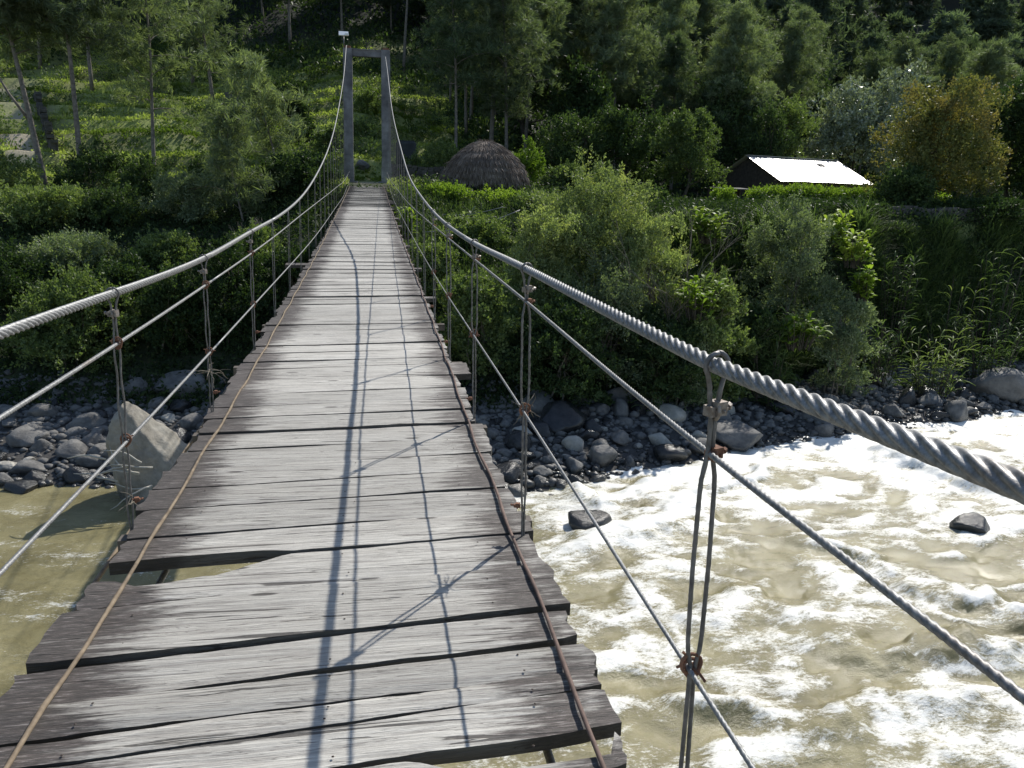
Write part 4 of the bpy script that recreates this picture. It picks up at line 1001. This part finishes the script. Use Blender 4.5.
# ------------------------------------------------------------------ rocks
def rock_mesh(seed, sub=3, flat=.7, ang=.35, amp=.28):
    bm = bmesh.new(); bmesh.ops.create_icosphere(bm, subdivisions=sub, radius=1); V = np.array([tuple(v.co) for v in bm.verts]); s = seed*3.7
    rs = np.random.default_rng(seed); r = 1+amp*fbm(V[:, 0]*1.1+s, V[:, 1]*1.1, V[:, 2]*1.1, o=4, s=seed)
    P = V*r[:, None]
    for _ in range(13):       # facets: shave off caps
        n = rs.normal(size=3); n /= np.linalg.norm(n); dd = P@n; lim = rs.uniform(.58, .86); ex = np.maximum(dd-lim, 0); P = P-np.outer(ex*(.55+ang), n)
    P *= np.array([1, rs.uniform(.7, 1), flat*rs.uniform(.8, 1.2)]); P += .012*fbm(V[:, 0]*9, V[:, 1]*9, V[:, 2]*9, o=2, s=seed+5)[:, None]*V
    for v, p in zip(bm.verts, P): v.co = p
    me = bpy.data.meshes.new('boulder'); bm.to_mesh(me); bm.free(); me.polygons.foreach_set('use_smooth', [True]*len(me.polygons)); return me
def boulder(seed, px, py, Yd, wpx, hr, label, mat='rock', flat=.7, rz=0., z=None, sub=4, name='boulder', rx=0., group=None):
    p = at(px, py, Yd) if Yd else atz(px, py, .1); dep = (p-CAM).dot(FW); r = wpx*dep/F/2
    o = link(name, rock_mesh(seed, sub, flat), M[mat]); o.scale = (r, r*.9, r*hr); o.rotation_euler = (rx, 0, rz)
    o.location = (p.x, p.y, (hz(p.x, p.y) if z is None else z)+r*hr*.25); return tag(o, label, 'rock', group)
boulder(4, 735, 441, None, 66, .75, 'large grey boulder at the waterline behind the nearest right hanger', flat=.62, rz=.3)
boulder(5, 601, 463, None, 40, .9, 'rounded grey boulder at the tip of the stony spit', flat=.75, rz=.8)
boulder(6, 560, 440, None, 60, .9, 'dark wet boulder left of the rounded grey one', 'rockwet', rz=1.1)
boulder(7, 505, 415, None, 46, .9, 'flat topped boulder against the right deck edge', 'rock', rz=.2)
boulder(8, 588, 520, None, 52, .85, 'black wet rock in the rapids close to the deck', 'rockwet', z=-.16, rz=.5)
boulder(9, 972, 523, None, 44, .85, 'dark rock breaking the white water at the right', 'rockwet', z=-.18, rz=.2)
boulder(10, 1003, 399, None, 60, .9, 'largest pale boulder on the shore at the right edge', 'rock', flat=.7, z=.3)
boulder(11, 928, 408, None, 34, 1.0, 'squarish boulder left of the largest right one', 'rock', rz=.6)
boulder(12, 876, 395, None, 24, 1.0, 'pale squared stone in the middle of the right shore', 'rockpale', rz=.3)
boulder(13, 55, 415, None, 66, .8, 'big shaded boulder on the left shore under the shrubs', 'rock', rz=.3, z=.6)
boulder(14, 35, 448, None, 64, .7, 'wide shaded boulder near the water at far left', 'rock', rz=1.3, z=.3)
boulder(15, 95, 440, None, 50, .8, 'shaded boulder left of the huge pale one', 'rock', rz=.9, z=.4)
boulder(16, 8, 470, None, 26, .8, 'small pale rock at the left edge by the brown water', 'rockpale', z=.15)
boulder(17, 30, 465, None, 18, .8, 'small sunlit rock second from the left edge by the water', 'rockpale', z=.15, rz=1)
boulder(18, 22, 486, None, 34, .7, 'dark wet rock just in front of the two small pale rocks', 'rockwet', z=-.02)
boulder(19, 570, 405, None, 36, 1., 'upright shaded boulder at the foot of the dark shrubs', 'rock', z=.7, rz=.5)
# the huge pale boulder: pointed crest, steep slanting face
def big_boulder():
    c = at(150, 470, 21.6); bm = bmesh.new(); bmesh.ops.create_icosphere(bm, subdivisions=5, radius=1); V = np.array([tuple(v.co) for v in bm.verts])
    P = V*(1+.10*fbm(V[:, 0]*1.5, V[:, 1]*1.5, V[:, 2]*1.5, o=4, s=77)[:, None])
    for n, lim in (((.75, -.35, .55), .45), ((-.9, -.3, .15), .55), ((-.1, -.9, .35), .50), ((.2, .8, .6), .55), ((-.7, .2, .75), .62), ((.95, .1, -.1), .75)):
        n = np.array(n); n /= np.linalg.norm(n); ex = np.maximum(P@n-lim, 0); P -= np.outer(ex*.86, n)
    P = P*np.array([1.55, 1.2, 2.3]); P[:, 0] -= .28*P[:, 2]
    P += .17*fbm(P[:, 0]*1.3, P[:, 1]*1.3, P[:, 2]*1.3, o=6, s=9, g=.6)[:, None]*V
    P += .07*fbm(P[:, 0]*3, P[:, 1]*3, P[:, 2]*5, o=4, s=19)[:, None]*V
    for v, p in zip(bm.verts, P): v.co = p
    me = bpy.data.meshes.new('boulder'); bm.to_mesh(me); bm.free(); me.polygons.foreach_set('use_smooth', [True]*len(me.polygons))
    o = link('boulder', me, M['boulder']); o.location = (c.x+.15, 21.6, .75); o.rotation_euler = (0, 0, .15); tag(o, 'huge pale pointed boulder standing in the water left of the deck', 'rock')
big_boulder()
def driftwood(px, py, Y, L, n, lab, seed):
    rr = random.Random(seed); c = at(px, py, Y); mb = MB()
    for i in range(n):
        d = Vector((-1, -.2, rr.uniform(-.1, .45))).normalized(); P = [Vector((rr.uniform(-.3, .9), 0, rr.uniform(-.5, .35)))]
        for k in range(6): d = (d+Vector((rr.uniform(-.25, .25), rr.uniform(-.3, .3), rr.uniform(-.3, .3)))).normalized(); P.append(P[-1]+d*L*rr.uniform(.5, 1)/6)
        mb.tube(P, [.03, .028, .025, .02, .017, .014, .008], 6)
    o = link('driftwood', mb.mesh('driftwood', True), M['driftwood']); o.location = c; return tag(o, lab, 'driftwood')
driftwood(118, 470, 20.6, 1.5, 9, 'bleached bare branches caught on the left of the huge pale boulder', 5)
# countable stones on the shore
RM = [rock_mesh(60+i, 3, .72) for i in range(9)]
used = []
def stones(n, xr, ur, smin, smax, label, group, power=2.2, matw=(.62, .3, .08), name='stone', yoff=0):
    c = 0
    for _ in range(n*40):
        if c >= n: break
        x = R.uniform(*xr); u = R.uniform(*ur); y = float(shore(np.array([x]))[0])+u; s = smin+(smax-smin)*R.random()**power
        if any((x-a)**2+(y-b)**2 < ((s+t)*.60)**2 for a, b, t in used): continue
        used.append((x, y, s)); me = R.choice(RM); c += 1
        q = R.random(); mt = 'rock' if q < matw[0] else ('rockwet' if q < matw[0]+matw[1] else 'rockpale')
        o = bpy.data.objects.new(name, me); COL.objects.link(o)
        if not me.materials: me.materials.append(M['rock'])
        o.material_slots[0].link = 'OBJECT'; o.material_slots[0].material = M[mt]
        o.location = (x, y, hz(x, y)+s*.18); o.scale = (s, s*R.uniform(.7, 1), s*R.uniform(.65, 1)); o.rotation_euler = (R.uniform(-.3, .3), R.uniform(-.3, .3), R.uniform(0, 6.3)); tag(o, label, 'rock', group)
stones(78, (2.2, 9), (-.9, 3.2), .18, .75, 'sunlit or wet stone on the spit beside the rapids, right of the deck', 'stones of the spit by the deck', 1.6, (.45, .4, .15))
stones(135, (3, 30), (.1, 6.0), .26, .85, 'shaded grey stone on the right-hand shore below the bank', 'stones along the right shore')
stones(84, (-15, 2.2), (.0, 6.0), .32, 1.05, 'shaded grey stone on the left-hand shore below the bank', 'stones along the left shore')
# pebbles: stuff
mbv = []; mbf = []; bm = bmesh.new(); bmesh.ops.create_icosphere(bm, subdivisions=1, radius=1); bv = np.array([tuple(v.co) for v in bm.verts]); bf = np.array([[v.index for v in f.verts] for f in bm.faces]); bm.free()
n = 7000; X = NR.uniform(-16, 32, n); U = NR.uniform(-.3, 6.5, n); Y = shore(X)+U; Z = hgt(X, Y); S = NR.uniform(.06, .10, n)+.14*NR.random(n)**3
V = (bv[None]*(1+.25*NR.uniform(-1, 1, (n, len(bv), 1)))*S[:, None, None]*np.array([1, .85, .65])) + np.stack([X, Y, Z+S*.2], -1)[:, None]
Fc = (bf[None]+(np.arange(n)*len(bv))[:, None, None]).reshape(-1, 3)
me = bpy.data.meshes.new('shore_pebbles'); me.from_pydata(V.reshape(-1, 3).tolist(), [], Fc.tolist()); me.update(); me.polygons.foreach_set('use_smooth', [True]*len(me.polygons))
tag(link('shore_pebbles', me, M['rock']), 'small grey pebbles packed between the stones of the shore', 'pebbles', kind='stuff')

# ------------------------------------------------------------------ thatched hut
hc = Vector((6.9, 47.6, hz(6.9, 47.6)))
hut = empty('thatched_hut', hc, 'round hut with a shaggy grey-brown thatched dome roof right of the tower', 'hut')
zt = 11.15-hc.z; ze = .42; RW = 2.55
def prof(t): return RW*(1-t**1.5)**.6   # radius at height fraction
mb = MB(); ns = 40; rows = 14
for i in range(rows):
    t = i/(rows-1)*.985; r = prof(t)*.96
    for j in range(ns): a = 2*PI*j/ns; mb.v.append((r*math.cos(a), r*math.sin(a), ze+.1+(zt-ze-.15)*t))
for i in range(rows-1):
    for j in range(ns): mb.f.append((i*ns+j, i*ns+(j+1) % ns, (i+1)*ns+(j+1) % ns, (i+1)*ns+j)); mb.mi.append(0)
th = link('thatch_roof', mb.mesh('thatch_roof', True), M['thatch'], hut)
n = 30000; T_ = NR.random(n)**.8; A_ = NR.uniform(0, 2*PI, n); lay = 1+.035*np.sin(T_*40)+.03*vnoise(np.cos(A_)*4, np.sin(A_)*4, T_*5)
r = RW*(1-(T_*.97)**1.5)**.6*lay; P = np.stack([r*np.cos(A_), r*np.sin(A_), ze+.12+(zt-ze)*T_*.98], -1)
T2 = np.clip(T_-.16, -.12, 1); r2 = np.where(T2 > 0, RW*(1-(np.clip(T2, 0, 1)*.97)**1.5)**.6, RW*(1.0)+.02)*lay
Q = np.stack([r2*np.cos(A_), r2*np.sin(A_), ze+.05+(zt-ze)*T2*.98], -1); D = Q-P; D += NR.normal(size=D.shape)*.07+np.stack([np.cos(A_), np.sin(A_), 0*A_], -1)*.05; D /= np.linalg.norm(D, axis=1, keepdims=True)
link('straw', qmesh('straw', leaves(P, D, .42, .024)), M['thatch'], th)
n = 500; A_ = NR.uniform(0, 2*PI, n); P = np.stack([.28*np.cos(A_)*NR.random(n), .28*np.sin(A_)*NR.random(n), np.full(n, zt-.12)], -1); D = np.stack([np.cos(A_)*.8, np.sin(A_)*.8, NR.uniform(-.3, 1.0, n)], -1); D /= np.linalg.norm(D, axis=1, keepdims=True)
link('roof_knot', qmesh('roof_knot', leaves(P, D, .36, .045)), M['thatch'], hut)
mb = MB()
for j in range(46):
    a = 2*PI*j/46
    if abs(a-4.45) < .13: continue
    mb.box((2.12*math.cos(a), 2.12*math.sin(a), .35), (.06, .26, .98+.08*(j % 3)), Matrix.Rotation(a, 3, 'Z'))
link('wall', mb.mesh('wall'), M['boards'], hut)
mb = MB(); a = 4.45; mb.box((2.06*math.cos(a), 2.06*math.sin(a), .3), (.05, .55, .8), Matrix.Rotation(a, 3, 'Z')); link('door', mb.mesh('door'), M['boards'], hut)

# ------------------------------------------------------------------ metal-roofed house
e1 = at(779, 180, 54.0); ev = Vector((.954, .30, 0)).normalized(); nv_ = Vector((-.30, .954, 0)).normalized(); gz = hz(e1.x+4, 57)-.1
Lh = 9.9; Wd = 3.6; rise = 1.78; hz0 = e1.z-gz
house = empty('house', (e1.x, e1.y, gz), 'low dark house with a bright sloping sheet-metal roof behind the hedge', 'house', rz=math.atan2(ev.y, ev.x))
mb = MB()     # local: x along the eave, y to the back
x0, x1, y0, y1 = .35, Lh-.35, .4, 2*Wd-.4; zw = hz0-.02
mb.box(((x0+x1)/2, y0, zw/2), (x1-x0, .1, zw)); mb.box(((x0+x1)/2, y1, zw/2), (x1-x0, .1, zw))
for x in (x0, x1):
    zr = zw+rise-.12; mb.add([(x, y0, 0), (x, y1, 0), (x, y1, zw), (x, Wd, zr), (x, y0, zw), (x+.08, y0, 0), (x+.08, y1, 0), (x+.08, y1, zw), (x+.08, Wd, zr), (x+.08, y0, zw)], [(0, 1, 2, 3, 4), (9, 8, 7, 6, 5), (0, 5, 6, 1), (1, 6, 7, 2), (2, 7, 8, 3), (3, 8, 9, 4), (4, 9, 5, 0)])
link('wall', mb.mesh('wall'), M['boards'], house)
mb = MB(); n = 200
for sgn in (0, 1):
    vs = []
    for i in range(n+1):
        x = Lh*i/n; c = .018*math.cos(i*PI/2); 
        for (y, z) in ((-.15, hz0-.06), (Wd, hz0+rise)): vs.append((x, y if not sgn else 2*Wd-y, z+c+.03*float(vnoise(x*.8, y))))
    mb.add(vs, [(2*i, 2*i+2, 2*i+3, 2*i+1) for i in range(n)])
rf = link('roof', mb.mesh('roof', True), M['zinc'], house)
mb = MB(); mb.box((Lh/2, Wd, hz0+rise+.04), (Lh, .34, .02)); link('ridge_cap', mb.mesh('ridge_cap'), M['zinc'], rf)
mb = MB(); mb.box((7.0, Wd*.72, hz0+rise*.72+.05), (.6, .4, .05), Matrix.Rotation(math.atan2(rise, Wd), 3, 'X')); link('roof_patch', mb.mesh('roof_patch'), M['greywall'], rf)
mb = MB(); mb.box((2.2, y0-.075, .95), (.9, .05, 1.9-.0)); link('door', mb.mesh('door'), M['barkd'], house)
for x in (4.6, 7.2):
    mb = MB(); mb.box((x, y0-.07, 1.15), (.9, .05, .7)); wn = link('window', mb.mesh('window'), M['greywall'], house)
# lean-to porch at the gable end
ph = empty('lean_to', at(733, 191, 52), 'low flat-roofed lean-to shed at the left gable of the house', 'shed')
ph.location.z = hz(ph.location.x, 52); dzp = 8.95-ph.location.z
mb = MB(); mb.box((0, .4, dzp), (2.4, 2.0, .06), Matrix.Rotation(.05, 3, 'X')); link('roof', mb.mesh('roof'), M['greywall'], ph)
for x in (-1.1, 1.1):
    for y in (-.5, 1.3): mb = MB(); mb.tube([(x, y, -.1), (x, y, dzp-.03)], .06, 6); link('post', mb.mesh('post'), M['barkd'], ph)
mb = MB(); mb.box((0, 1.35, dzp/2), (2.5, .06, dzp-.1)); link('wall', mb.mesh('wall'), M['boards'], ph)

# ------------------------------------------------------------------ walls and small things
def stone_wall(name, A, B_, H, th, label, seed, sz=.28):
    rr = random.Random(seed); A = Vector(A); B_ = Vector(B_); d = (B_-A); L = d.length; d.normalize(); nn = Vector((-d.y, d.x, 0)); mb = MB(); z = 0
    while z < H:
        h = rr.uniform(.7, 1.15)*sz*.75; x = rr.uniform(-.2, 0)
        while x < L:
            w_ = rr.uniform(.7, 1.6)*sz; c = A+d*(x+w_/2); g_ = hz(c.x, c.y)
            rot = Matrix.Rotation(math.atan2(d.y, d.x)+rr.uniform(-.1, .1), 3, 'Z') @ Matrix.Rotation(rr.uniform(-.08, .08), 3, 'Y')
            vs = []; hx, hy, hz_ = w_*.49, th/2*rr.uniform(.85, 1.1), h*.5
            for sx in (-1, 1):
                for sy in (-1, 1):
                    for s_ in (-1, 1): vs.append(Vector((c.x, c.y, g_+z+h/2))+rot @ Vector((sx*hx*rr.uniform(.8, 1), sy*hy*rr.uniform(.85, 1), s_*hz_*rr.uniform(.8, 1.03))))
            mb.add(vs, [(0, 1, 3, 2), (4, 6, 7, 5), (0, 4, 5, 1), (2, 3, 7, 6), (0, 2, 6, 4), (1, 5, 7, 3)]); x += w_
        z += h*.93
    o = link(name, mb.mesh(name), M['wallstone']); return tag(o, label, 'wall')
a, b = at(391, 168, 50.3), at(448, 172, 50.3); stone_wall('stone_wall', (a.x, a.y, 0), (b.x, b.y, 0), 1.05, .5, 'dark dry-stone wall between the tower and the thatched hut', 1)
a, b = at(835, 214, 37.0), at(1045, 226, 38.0); stone_wall('retaining_wall', (a.x, a.y, 0), (b.x, b.y, 0), .5, .5, 'low stone retaining wall along the top of the right bank', 2, .3)
a, b = at(22, 128, 60), at(12, 92, 78); stone_wall('stone_wall', (a.x+1.9, a.y, 0), (b.x+1.9, b.y, 0), .9, .5, 'stone wall beside the pale path at the far left', 3, .34)
a, b = at(225, 82, 76), at(262, 84, 76); stone_wall('stone_wall', (a.x, a.y, 0), (b.x, b.y, 0), 1.0, .6, 'short dark stone wall at the top right of the garden', 4, .34)
a, b = at(300, 110, 66), at(345, 122, 66); stone_wall('stone_wall', (a.x, a.y, 0), (b.x, b.y, 0), .8, .5, 'broken stone wall across the slope left of the tower', 5, .34)
# boxy dark tank behind the right post
p = at(406, 152, 54); tk = empty('water_tank', (p.x, 54, hz(p.x, 54)), 'blue-grey boxy tank behind the right tower post', 'tank')
ht = at(406, 142, 54).z-tk.location.z
mb = MB(); mb.box((0, 0, ht/2), (1.3, 1.0, ht)); o = link('body', mb.mesh('body'), M['greywall'], tk); bv_ = o.modifiers.new('b', 'BEVEL'); bv_.width = .12; bv_.segments = 3
mb = MB(); mb.box((0, 0, ht+.04), (1.1, .8, .08)); link('lid', mb.mesh('lid'), M['greywall'], tk)
boulder(31, 361, 146, 57, 18, .9, 'dark rock on the grass between the tower posts', 'rock', z=hz(at(361, 146, 57).x, 57))
boulder(32, 736, 207, 40, 16, .8, 'pale rock beside the clipped ball-shaped shrub', 'rockpale')
boulder(33, 722, 205, 40, 11, .8, 'small pale rock left of the other pale rock on the clearing', 'rockpale')
boulder(34, 738, 199, 43, 10, .8, 'little pale rock behind the pale rock on the clearing', 'rockpale')
boulder(35, 974, 196, 44, 14, .6, 'white rock under the golden tree at the right', 'rockpale')
boulder(36, 990, 200, 43, 11, .6, 'smaller white rock right of the white one under the golden tree', 'rockpale')
# rail pile beside the hut
for i, (px, py, Y, L) in enumerate(((432, 181, 46.2, 3.2), (436, 184.5, 45.6, 3.0), (440, 188, 45.0, 2.6))):
    p = at(px, py, Y); mb = MB(); mb.tube([(-L/2, 0, 0), (0, .03, .03), (L/2, .05, -.03)], [.06, .055, .045], 7)
    o = link('fence_rail', mb.mesh('fence_rail', True), M['twig']); o.location = (p.x, Y, p.z); o.rotation_euler.z = .05-.06*i
    tag(o, ('highest pale pole of the rack left of the hut', 'middle pale pole of the rack left of the hut', 'lowest pale pole of the rack left of the hut')[i], 'pole', 'poles of the rack by the hut')
for i, (px, lab) in enumerate(((414, 'left leg post of the pole rack beside the hut'), (455, 'right leg post of the pole rack beside the hut'))):
    p = at(px, 181, 45.8); z = hz(p.x, 45.8); mb = MB(); mb.tube([(0, 0, 0), (0, 0, p.z-z+.15)], .06, 7); o = link('fence_post', mb.mesh('fence_post', True), M['twig']); o.location = (p.x, 45.8, z); tag(o, lab, 'post', 'posts of the rack by the hut')
# small pale building among the trunks
p = ground_hit(471, 84); sb = empty('hut', (p.x, p.y, p.z-.1), 'small pale-walled hut glimpsed between trunks above the thatched hut', 'hut')
mb = MB(); mb.box((0, 0, .55), (1.7, 2.0, 1.1)); link('wall', mb.mesh('wall'), M['white'], sb)
mb = MB(); mb.box((0, 0, 1.2), (2.3, 2.6, .14), Matrix.Rotation(.12, 3, 'X')); link('roof', mb.mesh('roof'), M['boards'], sb)

# strip the helper property
for o in bpy.data.objects:
    if '_w' in o: del o['_w']
